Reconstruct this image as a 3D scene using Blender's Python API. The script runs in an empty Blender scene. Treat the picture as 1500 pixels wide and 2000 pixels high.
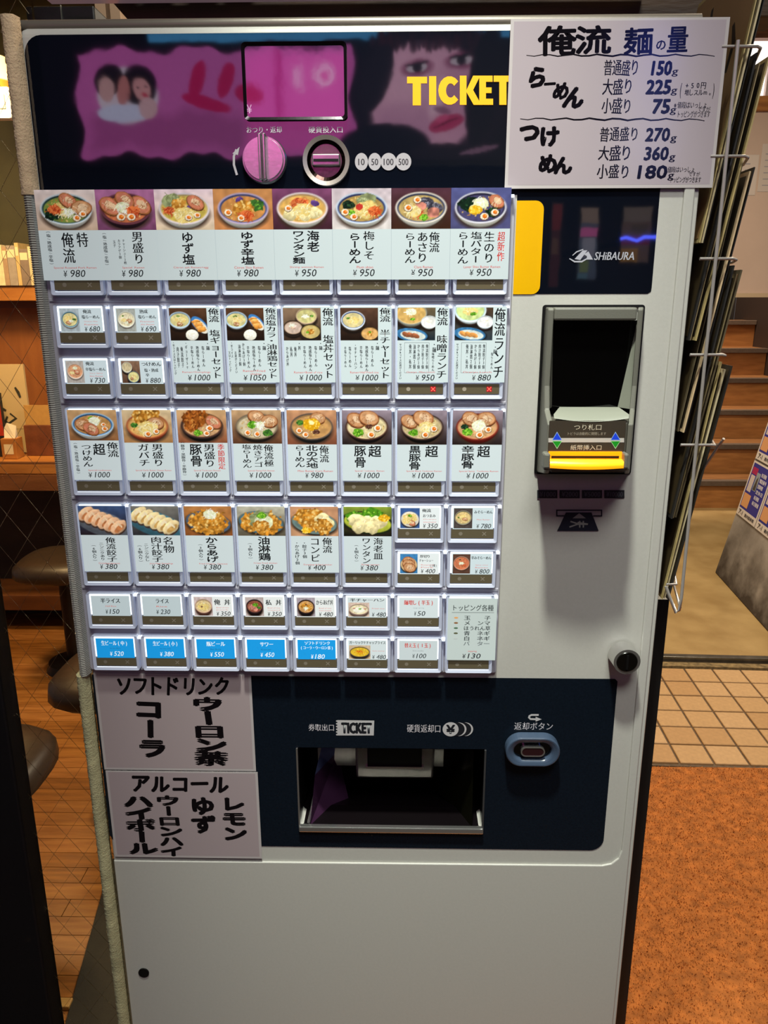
import bpy, math, random
import numpy as np
from mathutils import Matrix, Vector

SC = bpy.context.scene
COL = SC.collection
random.seed(4); RNG = np.random.default_rng(7)

# ------------------------------------------------------------------ camera
cam = bpy.data.cameras.new('camera'); cam_o = bpy.data.objects.new('camera', cam); COL.objects.link(cam_o)
cam.sensor_fit = 'HORIZONTAL'; cam.sensor_width = 36; cam.lens = 36; cam.clip_start = .02; cam.clip_end = 60
CAM = Vector((0.35351697, -0.79153839, 1.37))
cam_o.location = CAM
cam_o.rotation_euler = [math.radians(a) for a in (74.49063654, 0.10989134, 1.21304704)]
SC.camera = cam_o

# ------------------------------------------------------------------ world, lights, exposure
w = bpy.data.worlds.new('world'); SC.world = w; w.use_nodes = True
w.node_tree.nodes['Background'].inputs[0].default_value = (.52, .50, .52, 1)
w.node_tree.nodes['Background'].inputs[1].default_value = .24
SC.view_settings.view_transform = 'Standard'; SC.view_settings.look = 'None'
SC.view_settings.exposure = 0; SC.view_settings.gamma = 1; SC.view_settings.use_curve_mapping = False

def area(name, loc, target, size, power, col, size_y=None):
    l = bpy.data.lights.new(name, 'AREA'); o = bpy.data.objects.new(name, l); COL.objects.link(o)
    l.energy = power; l.color = col; l.size = size
    if size_y: l.shape = 'RECTANGLE'; l.size_y = size_y
    else: l.shape = 'DISK'
    o.location = loc
    o.rotation_euler = (Vector(target) - Vector(loc)).to_track_quat('-Z', 'Y').to_euler()
    return o
def spot(name, loc, target, size, power, col, ang, blend):
    l = bpy.data.lights.new(name, 'SPOT'); o = bpy.data.objects.new(name, l); COL.objects.link(o)
    l.energy = power; l.color = col; l.shadow_soft_size = size; l.spot_size = math.radians(ang); l.spot_blend = blend
    o.location = loc; o.rotation_euler = (Vector(target) - Vector(loc)).to_track_quat('-Z', 'Y').to_euler()
spot('downlight_entrance', (.31, -.54, 2.85), (.42, .0, .95), .06, 265, (.95, 1, .88), 29, 1)
area('fill_walkway', (.60, -1.35, 2.95), (.5, .1, .9), .6, 28, (.98, 1, .94))  # unseen broad fill, added above the front to lift the shadow areas
area('downlight_doormat', (1.35, .75, 2.65), (1.3, .85, 0), .3, 40, (1, .82, .6))
area('downlight_hall', (1.75, 2.6, 2.75), (1.75, 2.7, 0), .5, 60, (1, .84, .6))
area('downlight_stairs', (2.1, 4.9, 3.1), (2.5, 5.0, .6), .5, 90, (1, .82, .62))
area('pendant_counter', (-1.05, 1.75, 2.15), (-1.1, 2.3, .8), .3, 26, (1, .66, .30))
area('pendant_room', (-.75, .95, 2.3), (-.6, 1.1, 0), .4, 14, (1, .64, .30))

# ------------------------------------------------------------------ helpers
M3 = cam_o.rotation_euler.to_matrix()
def at(px, py, Y=.012):                       # where a point measured at (px, py) meets the plane y = Y
    d = M3 @ Vector(((px - 750) / 1500, -(py - 1000) / 1500, -1)); t = (Y - CAM.y) / d.y
    return CAM + d * t
def atz(px, py, Z=0):
    d = M3 @ Vector(((px - 750) / 1500, -(py - 1000) / 1500, -1)); t = (Z - CAM.z) / d.z
    return CAM + d * t
def lin(c):
    if isinstance(c, str):
        c = c.lstrip('#'); c = [int(c[i:i + 2], 16) for i in (0, 2, 4)]
    return tuple(((v / 255) / 12.92 if v / 255 <= .04045 else ((v / 255 + .055) / 1.055) ** 2.4) for v in c)

MATS = {}
def mat(name, col, rough=.5, metal=0, ior=1.5, emit=None, es=1, noise=0, nscale=60, bump=0, bscale=200, coat=0, stretch=None, alpha=None, dark=None):
    if name in MATS: return MATS[name]
    m = bpy.data.materials.new(name); m.use_nodes = True; nt = m.node_tree; b = nt.nodes['Principled BSDF']
    c = lin(col); b.inputs['Base Color'].default_value = (*c, 1)
    b.inputs['Roughness'].default_value = rough; b.inputs['Metallic'].default_value = metal; b.inputs['IOR'].default_value = ior
    if coat: b.inputs['Coat Weight'].default_value = coat; b.inputs['Coat Roughness'].default_value = .06
    if emit is not None:
        b.inputs['Emission Color'].default_value = (*lin(emit), 1); b.inputs['Emission Strength'].default_value = es
    if noise or bump:
        tc = nt.nodes.new('ShaderNodeTexCoord'); mp = nt.nodes.new('ShaderNodeMapping'); nt.links.new(tc.outputs['Object'], mp.inputs[0])
        if stretch: mp.inputs['Scale'].default_value = stretch
    if noise:
        n = nt.nodes.new('ShaderNodeTexNoise'); n.inputs['Scale'].default_value = nscale; n.inputs['Detail'].default_value = 6
        nt.links.new(mp.outputs[0], n.inputs['Vector'])
        r = nt.nodes.new('ShaderNodeMapRange'); r.inputs[1].default_value = .3; r.inputs[2].default_value = .7
        nt.links.new(n.outputs[0], r.inputs[0])
        mx = nt.nodes.new('ShaderNodeMix'); mx.data_type = 'RGBA'
        d = lin(dark) if dark else tuple(v * (1 - noise) for v in c)
        mx.inputs[6].default_value = (*d, 1); mx.inputs[7].default_value = (*(c if dark else tuple(min(1, v * (1 + noise * .5)) for v in c)), 1)
        nt.links.new(r.outputs[0], mx.inputs[0]); nt.links.new(mx.outputs[2], b.inputs['Base Color'])
    if bump:
        n2 = nt.nodes.new('ShaderNodeTexNoise'); n2.inputs['Scale'].default_value = bscale; n2.inputs['Detail'].default_value = 3
        nt.links.new(mp.outputs[0], n2.inputs['Vector'])
        bp = nt.nodes.new('ShaderNodeBump'); bp.inputs['Strength'].default_value = bump; bp.inputs['Distance'].default_value = .002
        nt.links.new(n2.outputs[0], bp.inputs['Height']); nt.links.new(bp.outputs[0], b.inputs['Normal'])
    MATS[name] = m; return m
def attr_mat(name, rough=.4, emit=0, coat=0, base=1.0, ior=1.5):
    if name in MATS: return MATS[name]
    m = bpy.data.materials.new(name); m.use_nodes = True; nt = m.node_tree; b = nt.nodes['Principled BSDF']
    a = nt.nodes.new('ShaderNodeAttribute'); a.attribute_name = 'Col'
    mx = nt.nodes.new('ShaderNodeVectorMath'); mx.operation = 'SCALE'; mx.inputs['Scale'].default_value = base
    nt.links.new(a.outputs['Color'], mx.inputs[0]); nt.links.new(mx.outputs[0], b.inputs['Base Color'])
    b.inputs['Roughness'].default_value = rough; b.inputs['IOR'].default_value = ior
    if coat: b.inputs['Coat Weight'].default_value = coat; b.inputs['Coat Roughness'].default_value = .05
    if emit:
        nt.links.new(a.outputs['Color'], b.inputs['Emission Color']); b.inputs['Emission Strength'].default_value = emit
    MATS[name] = m; return m

def wood(name, light, dk, scale=(1, 12, 12), rough=.5, ns=6, coat=0):
    return mat(name, light, rough=rough, noise=1, dark=dk, nscale=ns, stretch=scale, bump=.25, bscale=40, coat=coat)

# palette
white = mat('machine_white_steel', 'b9b7b0', .32, noise=.03, nscale=300, bump=.04, bscale=900)
grey_panel = mat('button_panel_grey', 'a3a1ab', .4, bump=.05, bscale=900)
navy = mat('navy_gloss_film', '0a0e18', .03, ior=2.05, bump=.035, bscale=14)
navy_matte = mat('navy_low_film', '0e1620', .25, ior=1.33, noise=.2, nscale=400, bump=.05, bscale=700)
yellow = mat('yellow_film', 'e0a800', .25, ior=1.6, noise=.04, nscale=20)
dark_steel = mat('dark_cabinet_steel', '141313', .45, bump=.05)
rim_steel = mat('rim_steel', '6d655c', .35, metal=.3, bump=.03)
chrome = mat('chrome', 'd8d6d4', .16, metal=.92, bump=.03, bscale=60)
steel = mat('worn_steel', '85827b', .28, metal=.85, noise=.3, nscale=30, bump=.1, bscale=80)
black_gloss = mat('black_gloss', '030303', .04, ior=1.6, bump=.02, bscale=20)
black_plain = mat('black_plastic', '080808', .4, bump=.04)
acc_grey = mat('acceptor_grey', '66655c', .42, bump=.06, bscale=900)
acc_light = mat('acceptor_light_grey', '7e8074', .42, bump=.06, bscale=900)
acc_dark = mat('acceptor_label_brown', '3a332a', .4, bump=.05, bscale=500)
housing = mat('button_housing_acrylic', 'b0b4c4', .25, emit='98a3bd', es=.24, bump=.02, coat=.4)
lit = mat('backlit_acrylic_edge', 'eef6ff', .3, emit='eaf6ff', es=1.15, bump=.02)
olive = mat('status_window_olive', '5c5340', .3, emit='6a5f48', es=.10, bump=.04)
amber = mat('amber_lit_slot', 'ff9a10', .3, emit='ff7c00', es=.9, bump=.02)
amber_core = mat('amber_lit_core', 'ffb020', .3, emit='ffa410', es=1.25, bump=.02)
glass = None
card_mat = attr_mat('backlit_card_print', .28, emit=.62, base=.5)
card_big = attr_mat('laminated_card_print', .16, emit=.45, base=.55, ior=1.6)
small_mat = attr_mat('backlit_small_card', .3, emit=.7, base=.45)
print_mat = attr_mat('flat_print', .45)
lam_mat = attr_mat('laminated_notice_print', .13, ior=1.5)

# ------------------------------------------------------------------ mesh tools
def link(name, me, parent=None, m=None, loc=None):
    o = bpy.data.objects.new(name, me); COL.objects.link(o)
    if parent is not None: o.parent = parent
    if loc is not None: o.location = loc
    if m is not None: me.materials.append(m)
    return o
def empty(name, label, cat, loc=(0, 0, 0), group=None, rz=0):
    o = bpy.data.objects.new(name, None); COL.objects.link(o); o.location = loc; o.rotation_euler = (0, 0, rz); o.empty_display_size = .05
    tag(o, label, cat, group); return o
def tag(o, label=None, cat=None, group=None, kind=None):
    if label: o['label'] = label
    if cat: o['category'] = cat
    if group: o['group'] = group
    if kind: o['kind'] = kind
    return o

class MB:
    def __init__(s): s.v = []; s.f = []; s.sm = []
    def add(s, vs, fs, smooth=False):
        n = len(s.v); s.v += [tuple(v) for v in vs]; s.f += [tuple(i + n for i in f) for f in fs]; s.sm += [smooth] * len(fs); return s
    def box(s, x0, x1, y0, y1, z0, z1):
        return s.add([(x0, y0, z0), (x1, y0, z0), (x1, y1, z0), (x0, y1, z0), (x0, y0, z1), (x1, y0, z1), (x1, y1, z1), (x0, y1, z1)],
                     [(0, 3, 2, 1), (4, 5, 6, 7), (0, 1, 5, 4), (1, 2, 6, 5), (2, 3, 7, 6), (3, 0, 4, 7)])
    def prism(s, pts, y0, y1):                  # outline in x, z extruded along y; y0 is the front
        n = len(pts); vs = [(x, y0, z) for x, z in pts] + [(x, y1, z) for x, z in pts]
        ar = sum(pts[i][0] * pts[(i + 1) % n][1] - pts[(i + 1) % n][0] * pts[i][1] for i in range(n))
        fr = list(range(n)); bk = [i + n for i in range(n)][::-1]
        sides = [(i, i + n, (i + 1) % n + n, (i + 1) % n) for i in range(n)]
        if ar < 0: fr = fr[::-1]; bk = bk[::-1]; sides = [f[::-1] for f in sides]
        return s.add(vs, [fr, bk] + sides)
    def ring(s, outer, inner, y0, y1, yi=None):  # same count outlines; yi: front of the inner edge (sloped ring)
        n = len(outer); yi = y0 if yi is None else yi
        vs = [(x, y0, z) for x, z in outer] + [(x, yi, z) for x, z in inner] + [(x, y1, z) for x, z in outer] + [(x, y1, z) for x, z in inner]
        fs = []
        for i in range(n):
            j = (i + 1) % n
            fs += [(i, j, n + j, n + i), (2 * n + i, 3 * n + i, 3 * n + j, 2 * n + j), (i, 2 * n + i, 2 * n + j, j), (n + i, n + j, 3 * n + j, 3 * n + i)]
        return s.add(vs, fs)
    def cyl(s, p0, p1, r0, r1=None, n=20, cap=True):
        p0 = Vector(p0); p1 = Vector(p1); r1 = r0 if r1 is None else r1
        d = (p1 - p0).normalized(); a = d.orthogonal().normalized(); b = d.cross(a)
        vs = []
        for p, r in ((p0, r0), (p1, r1)):
            for i in range(n):
                t = 2 * math.pi * i / n; vs.append(p + a * (r * math.cos(t)) + b * (r * math.sin(t)))
        s.add(vs, [(i, (i + 1) % n, n + (i + 1) % n, n + i) for i in range(n)], True)
        if cap: s.add(vs, [tuple(range(n))[::-1], tuple(range(n, 2 * n))])
        return s
    def tube(s, pts, r, n=8):
        pts = [Vector(p) for p in pts]; k = len(pts); rings = []; a = None
        for i, p in enumerate(pts):
            d = (pts[min(i + 1, k - 1)] - pts[max(i - 1, 0)]).normalized()
            a = d.orthogonal().normalized() if a is None else (a - d * a.dot(d)).normalized()
            b = d.cross(a)
            rings.append([p + a * (r * math.cos(2 * math.pi * j / n)) + b * (r * math.sin(2 * math.pi * j / n)) for j in range(n)])
        vs = [v for q in rings for v in q]; fs = []
        for i in range(k - 1):
            for j in range(n): fs.append((i * n + j, i * n + (j + 1) % n, (i + 1) * n + (j + 1) % n, (i + 1) * n + j))
        s.add(vs, fs, True); s.add(rings[0], [tuple(range(n))[::-1]]); s.add(rings[-1], [tuple(range(n))]); return s
    def build(s, name, m, parent=None, loc=None, bevel=0, seg=2):
        me = bpy.data.meshes.new(name); me.from_pydata(s.v, [], s.f)
        me.polygons.foreach_set('use_smooth', s.sm); me.update()
        o = link(name, me, parent, m, loc)
        if bevel:
            b = o.modifiers.new('bevel', 'BEVEL'); b.width = bevel; b.segments = seg; b.limit_method = 'ANGLE'; b.angle_limit = .7
        return o
def rrect(x0, z0, x1, z1, r, n=5, corners=(1, 1, 1, 1)):   # bl, br, tr, tl
    pts = []
    for k, (cx, cz, a0) in enumerate(((x0 + r, z0 + r, 180), (x1 - r, z0 + r, 270), (x1 - r, z1 - r, 0), (x0 + r, z1 - r, 90))):
        if corners[k]:
            for i in range(n + 1):
                t = math.radians(a0 + 90 * i / n); pts.append((cx + r * math.cos(t), cz + r * math.sin(t)))
        else:
            pts.append(((x0, x1, x1, x0)[k], (z0, z0, z1, z1)[k]))
    return pts
def circ(cx, cz, r, n=40, rz=None):
    rz = rz or r
    return [(cx + r * math.cos(2 * math.pi * i / n), cz + rz * math.sin(2 * math.pi * i / n)) for i in range(n)]

# ------------------------------------------------------------------ glyphs (built-in font) and flat prints
GL = {}
def smesh(s, bold=0.0):
    k = (s, bold)
    if k in GL: return GL[k]
    cu = bpy.data.curves.new('text', 'FONT'); cu.body = s; cu.resolution_u = 2; cu.offset = bold
    o = bpy.data.objects.new('text', cu); me = bpy.data.meshes.new_from_object(o)
    n = len(me.vertices)
    if n == 0: r = (np.zeros((0, 2)), [], (0, 0, 1, 1))
    else:
        co = np.empty(n * 3); me.vertices.foreach_get('co', co); co = co.reshape(-1, 3)[:, :2]
        r = (co, [tuple(p.vertices) for p in me.polygons], (co[:, 0].min(), co[:, 1].min(), co[:, 0].max(), co[:, 1].max()))
    bpy.data.objects.remove(o); bpy.data.curves.remove(cu); bpy.data.meshes.remove(me)
    GL[k] = r; return r
ROT = set('ー(（)）〜-/／')
class Print:                                   # layered flat print; local x right, z up, layers towards -y
    def __init__(s, step=6e-6): s.V = []; s.L = []; s.S = []; s.C = []; s.n = 0; s.k = 0; s.step = step
    def _push(s, v2, faces, col, raw=None, lay=1):
        if not len(faces): return
        s.k += lay; y = -s.k * s.step
        v = np.column_stack([v2[:, 0], np.full(len(v2), y), v2[:, 1]])
        s.V.append(v)
        for f in faces: s.S.append(len(f))
        L = np.concatenate([np.asarray(f) for f in faces]); s.L.append(L + s.n)
        if raw is None: s.C.append(np.tile(np.array([*lin(col), 1.0]), (len(L), 1)))
        else: s.C.append(raw[L])
        s.n += len(v)
    txt = False
    def _after(s):                                 # shapes drawn after text go one layer further out
        if s.txt: s.k += 4; s.txt = False
    def glyphs(s, v2, fs, col, bx, bz=None):
        bz = bx if bz is None else bz
        k0 = s.k; s.txt = True
        if bx <= 0: s._push(v2, fs, col); s.k = k0; return
        offs = ((-1, 0), (1, 0)) if bx < .0002 else ((-1, -.6), (1, -.6), (-1, .6), (1, .6), (0, 1), (0, -1))
        for i, (ox, oz) in enumerate(offs): s.k = k0 + .5 * i; s._push(v2 + np.array([ox * bx, oz * bz]), fs, col)
        s.k = k0
    def poly(s, pts, col):
        s._after(); pts = np.array(pts, float); a = np.sum(pts[:, 0] * np.roll(pts[:, 1], -1) - np.roll(pts[:, 0], -1) * pts[:, 1])
        f = list(range(len(pts))); s._push(pts, [f if a > 0 else f[::-1]], col)
    def rect(s, x0, z0, x1, z1, col): s.poly([(x0, z0), (x1, z0), (x1, z1), (x0, z1)], col)
    def line(s, pts, wd, col, taper=False):
        s._after(); pts = np.array(pts, float); n = len(pts); L = []; R = []
        for i in range(n):
            d = pts[min(i + 1, n - 1)] - pts[max(i - 1, 0)]; d = d / (np.linalg.norm(d) + 1e-9); q = np.array([-d[1], d[0]])
            h = wd / 2 * (1 if not taper else (.35 + .65 * math.sin(math.pi * (i + .4) / n)))
            L.append(pts[i] + q * h); R.append(pts[i] - q * h)
        v = np.array(L + R); s._push(v, [(n + i, n + i + 1, i + 1, i) for i in range(n - 1)], col)
    def hbox(s, t, x0, z0, x1, z1, col='141414', bold=0.0, shear=0, jit=0):
        co, fs, bb = smesh(t)
        if not len(co): return
        u = (co[:, 0] - bb[0]) / (bb[2] - bb[0] + 1e-9); v = (co[:, 1] - bb[1]) / (bb[3] - bb[1] + 1e-9)
        v2 = np.column_stack([x0 + u * (x1 - x0) + shear * v * (z1 - z0), z0 + v * (z1 - z0)]); s.glyphs(v2, fs, col, bold * (z1 - z0) * .9)
    def vcol(s, t, xc, ztop, zbot, wd, col='141414', bold=0.0, jit=0, shear=0, horiz=False):
        n = len(t); ch = (ztop - zbot) / n
        for i, c in enumerate(t):
            if c in ' 　': continue
            co, fs, bb = smesh(c); u = co[:, 0] - .5; v = co[:, 1] - .38
            if ord(c) < 256: u = co[:, 0] - (bb[0] + bb[2]) / 2; v = co[:, 1] - (bb[1] + bb[3]) / 2
            if c in ROT: u, v = v, -u
            a = (random.random() - .5) * jit; k = 1 + (random.random() - .5) * jit
            u, v = (u * math.cos(a) - v * math.sin(a)) * k, (u * math.sin(a) + v * math.cos(a)) * k
            zc = ztop - (i + .5) * ch
            s.glyphs(np.column_stack([xc + (u + shear * v) * wd, zc + v * ch * 1.02]), fs, col, bold * wd * .8)
    def hrow(s, t, x0, x1, zc, h, col='141414', bold=0.0, jit=0, shear=0, squeeze=1):
        n = len(t); cw = (x1 - x0) / n
        for i, c in enumerate(t):
            if c in ' 　': continue
            co, fs, bb = smesh(c); u = co[:, 0] - (bb[0] + bb[2]) / 2; v = co[:, 1] - .38
            if ord(c) < 256: v = co[:, 1] - .34
            a = (random.random() - .5) * jit; k = 1 + (random.random() - .5) * jit
            u, v = (u * math.cos(a) - v * math.sin(a)) * k, (u * math.sin(a) + v * math.cos(a)) * k
            s.glyphs(np.column_stack([x0 + (i + .5) * cw + (u * squeeze + shear * v) * cw * 1.03, zc + v * h + (random.random() - .5) * jit * h * .4]), fs, col, bold * cw * .8)
    def raster(s, x0, z0, x1, z1, img):        # img rows top to bottom, sRGB 0..1
        H, W, _ = img.shape; gx = np.linspace(x0, x1, W); gz = np.linspace(z1, z0, H)
        X, Z = np.meshgrid(gx, gz); v2 = np.column_stack([X.ravel(), Z.ravel()])
        i, j = np.meshgrid(np.arange(H - 1), np.arange(W - 1), indexing='ij'); a = (i * W + j).ravel()
        F = np.column_stack([a + W, a + W + 1, a + 1, a])
        im = np.clip(img, 0, 1).reshape(-1, 3); im = np.where(im <= .04045, im / 12.92, ((im + .055) / 1.055) ** 2.4)
        raw = np.column_stack([im, np.ones(len(im))])
        s.k += 1; s.V.append(np.column_stack([v2[:, 0], np.full(len(v2), -s.k * s.step), v2[:, 1]]))
        s.S += [4] * len(F); s.L.append(F.ravel() + s.n); s.C.append(raw[F.ravel()]); s.n += len(v2)
    def build(s, name, m, parent=None, loc=None, rot=None):
        V = np.concatenate(s.V).astype(np.float32); L = np.concatenate(s.L).astype(np.int32); S = np.array(s.S, np.int32); C = np.concatenate(s.C).astype(np.float32)
        me = bpy.data.meshes.new(name); me.vertices.add(len(V)); me.vertices.foreach_set('co', V.ravel())
        me.loops.add(len(L)); me.loops.foreach_set('vertex_index', L); me.polygons.add(len(S))
        me.polygons.foreach_set('loop_start', np.concatenate([[0], np.cumsum(S)[:-1]]).astype(np.int32))
        a = me.attributes.new('Col', 'FLOAT_COLOR', 'CORNER'); a.data.foreach_set('color', C.ravel())
        me.update(calc_edges=True); me.validate()
        o = link(name, me, parent, m, loc)
        if rot: o.rotation_euler = rot
        return o

# ------------------------------------------------------------------ painter for the printed food photographs
class Art:
    def __init__(s, W, H, bg, seed=0, bg2=None):
        s.W = W; s.H = H; s.a = H / W; s.r = np.random.default_rng(seed)
        s.y, s.x = np.meshgrid(np.linspace(0, s.a, H), np.linspace(0, 1, W), indexing='ij')
        s.im = np.ones((H, W, 3)) * s.c(bg)
        if bg2 is not None:
            t = np.clip((s.y / s.a), 0, 1)[..., None]; s.im = s.im * (1 - t) + s.c(bg2) * t
        s.im *= 1 + s.nz(9, .10)[..., None]
    def c(s, h):
        if isinstance(h, str): return np.array([int(h[i:i + 2], 16) / 255 for i in (0, 2, 4)])
        return np.array(h)
    def nz(s, n=8, amp=1):                      # smooth random field
        g = s.r.random((n + 2, int(n * 1.5) + 2)) - .5
        yy = s.y / s.a * n; xx = s.x * (n * 1.5); i = yy.astype(int); j = xx.astype(int); fy = yy - i; fx = xx - j
        g2 = g; I1 = np.minimum(i + 1, g.shape[0] - 1); J1 = np.minimum(j + 1, g.shape[1] - 1); i = np.minimum(i, g.shape[0] - 1); j = np.minimum(j, g.shape[1] - 1)
        return 2 * amp * ((g2[i, j] * (1 - fx) + g2[i, J1] * fx) * (1 - fy) + (g2[I1, j] * (1 - fx) + g2[I1, J1] * fx) * fy)
    def ell(s, cx, cy, rx, ry, col, rot=0, rough=0, tex=.06, soft=.07, shade=0, n=10, clip=None):
        dx = s.x - cx; dy = s.y - cy; ca, sa = math.cos(rot), math.sin(rot)
        u = (dx * ca + dy * sa) / rx; v = (-dx * sa + dy * ca) / ry; d = np.sqrt(u * u + v * v)
        if rough: d = d + s.nz(n, rough)
        m = np.clip((1 - d) / soft + .5, 0, 1)
        if clip is not None: m = m * clip
        c = s.c(col) * (1 + s.nz(14, tex))[..., None] * (1 - shade * v)[..., None]
        s.im = s.im * (1 - m[..., None]) + c * m[..., None]; return m
    def strokes(s, cx, cy, rx, ry, cols, k=30, ln=.12, wd=.010, clip=None, bend=1):
        for _ in range(k):
            a = s.r.random() * 2 * math.pi; q = math.sqrt(s.r.random()); x = cx + rx * q * math.cos(a); y = cy + ry * q * math.sin(a)
            t = s.r.random() * math.pi; R = ln * (.4 + s.r.random())
            ox = x + R * math.cos(t); oy = y + R * math.sin(t) * .8
            d = np.abs(np.hypot(s.x - ox, (s.y - oy) / .8) - R)
            near = np.hypot(s.x - x, s.y - y) < ln * .6 * (.5 + s.r.random())
            m = np.clip(1.2 - d / wd, 0, 1) * near
            if clip is not None: m = m * clip
            c = s.c(cols[s.r.integers(len(cols))]) * (.88 + .2 * s.r.random()); s.im = s.im * (1 - m[..., None]) + c * m[..., None]
    def bits(s, cx, cy, rx, ry, cols, k=30, sz=.015, clip=None):
        for _ in range(k):
            a = s.r.random() * 2 * math.pi; q = math.sqrt(s.r.random())
            s.ell(cx + rx * q * math.cos(a), cy + ry * q * math.sin(a), sz * (.6 + s.r.random()), sz * (.5 + .6 * s.r.random()), cols[s.r.integers(len(cols))], rot=s.r.random() * 3, tex=.02, soft=.5, clip=clip)
    def egg(s, x, y, r=.075, rot=0):
        s.ell(x, y + .008, r * 1.1, r * .85, '6a4a28', rot); s.ell(x, y, r, r * .76, 'f6ead2', rot); s.ell(x + .1 * r, y, r * .62, r * .5, 'e07018', rot, shade=.15); s.ell(x + .02, y - .008, r * .22, r * .15, 'f8b060', rot, soft=.6)
    def chashu(s, x, y, r=.16, rot=.2, col='c89468'):
        s.ell(x, y + .012, r * 1.03, r * .72, '5a3018', rot, rough=.06); s.ell(x, y, r, r * .66, 'a8683c', rot, rough=.05); s.ell(x, y, r * .9, r * .57, col, rot, rough=.05, tex=.12)
        s.ell(x + r * .1, y - .01, r * .5, r * .3, 'e2bd96', rot, rough=.25, tex=.1); s.strokes(x, y, r * .6, r * .35, ['8f5530', 'f0d4b0', 'a06a42'], 9, .1, .006)
    def greens(s, x, y, r=.09, cols=('2f5a22', '4a7d2c', '6ca83a'), ry=None):
        s.ell(x, y, r, (ry or r * .62), cols[0], rough=.25, tex=.3, n=16); s.bits(x, y, r * .9, (ry or r * .6) * .9, list(cols), 26, .014)
    def noodles(s, x, y, rx=.14, ry=.09, cols=('f0dc9a', 'e4c878', 'fbf0c4'), k=40):
        s.ell(x, y, rx, ry, cols[1], rough=.15, tex=.15); s.strokes(x, y, rx * .9, ry * .9, list(cols), k, .09, .008)
    def bowl(s, x, y, rx, ry, rim='e9e6dc', inner='2d4a7c', broth='c9a45c', out='d8d4c8', depth=.07):
        s.ell(x, y + depth * 1.15, rx * .98, ry * 1.02, '3a2a20', soft=.25, tex=.02)
        s.ell(x, y + depth, rx * .84, ry * .96, s.c(out) * .55, tex=.03); s.ell(x, y + depth * .55, rx * .94, ry, s.c(out) * .8, tex=.03, shade=.1)
        s.ell(x, y, rx, ry, rim, tex=.03, shade=-.1); s.ell(x, y, rx * .93, ry * .9, inner, tex=.06, shade=-.25)
        return s.ell(x, y + .008, rx * .87, ry * .82, broth, tex=.14)
def ramen(seed, bg='b89060', bg2=None, rim='e9e6dc', inner='2d4a7c', broth='c9a45c', tops=(), W=84, H=52, cx=.5, cy=None, rx=.43, ry=None, out='d8d4c8', depth=.07):
    a = Art(W, H, bg, seed, bg2); cy = a.a * .48 if cy is None else cy; ry = a.a * .39 if ry is None else ry
    clip = a.bowl(cx, cy, rx, ry, rim, inner, broth, out, depth)
    a.bits(cx, cy, rx * .8, ry * .75, ['e8cf86', 'b98a44', 'd8b060', 'a4793c'], 40, .012, clip)
    topping(a, tops, cx, cy, rx, ry); return a.im
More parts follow.
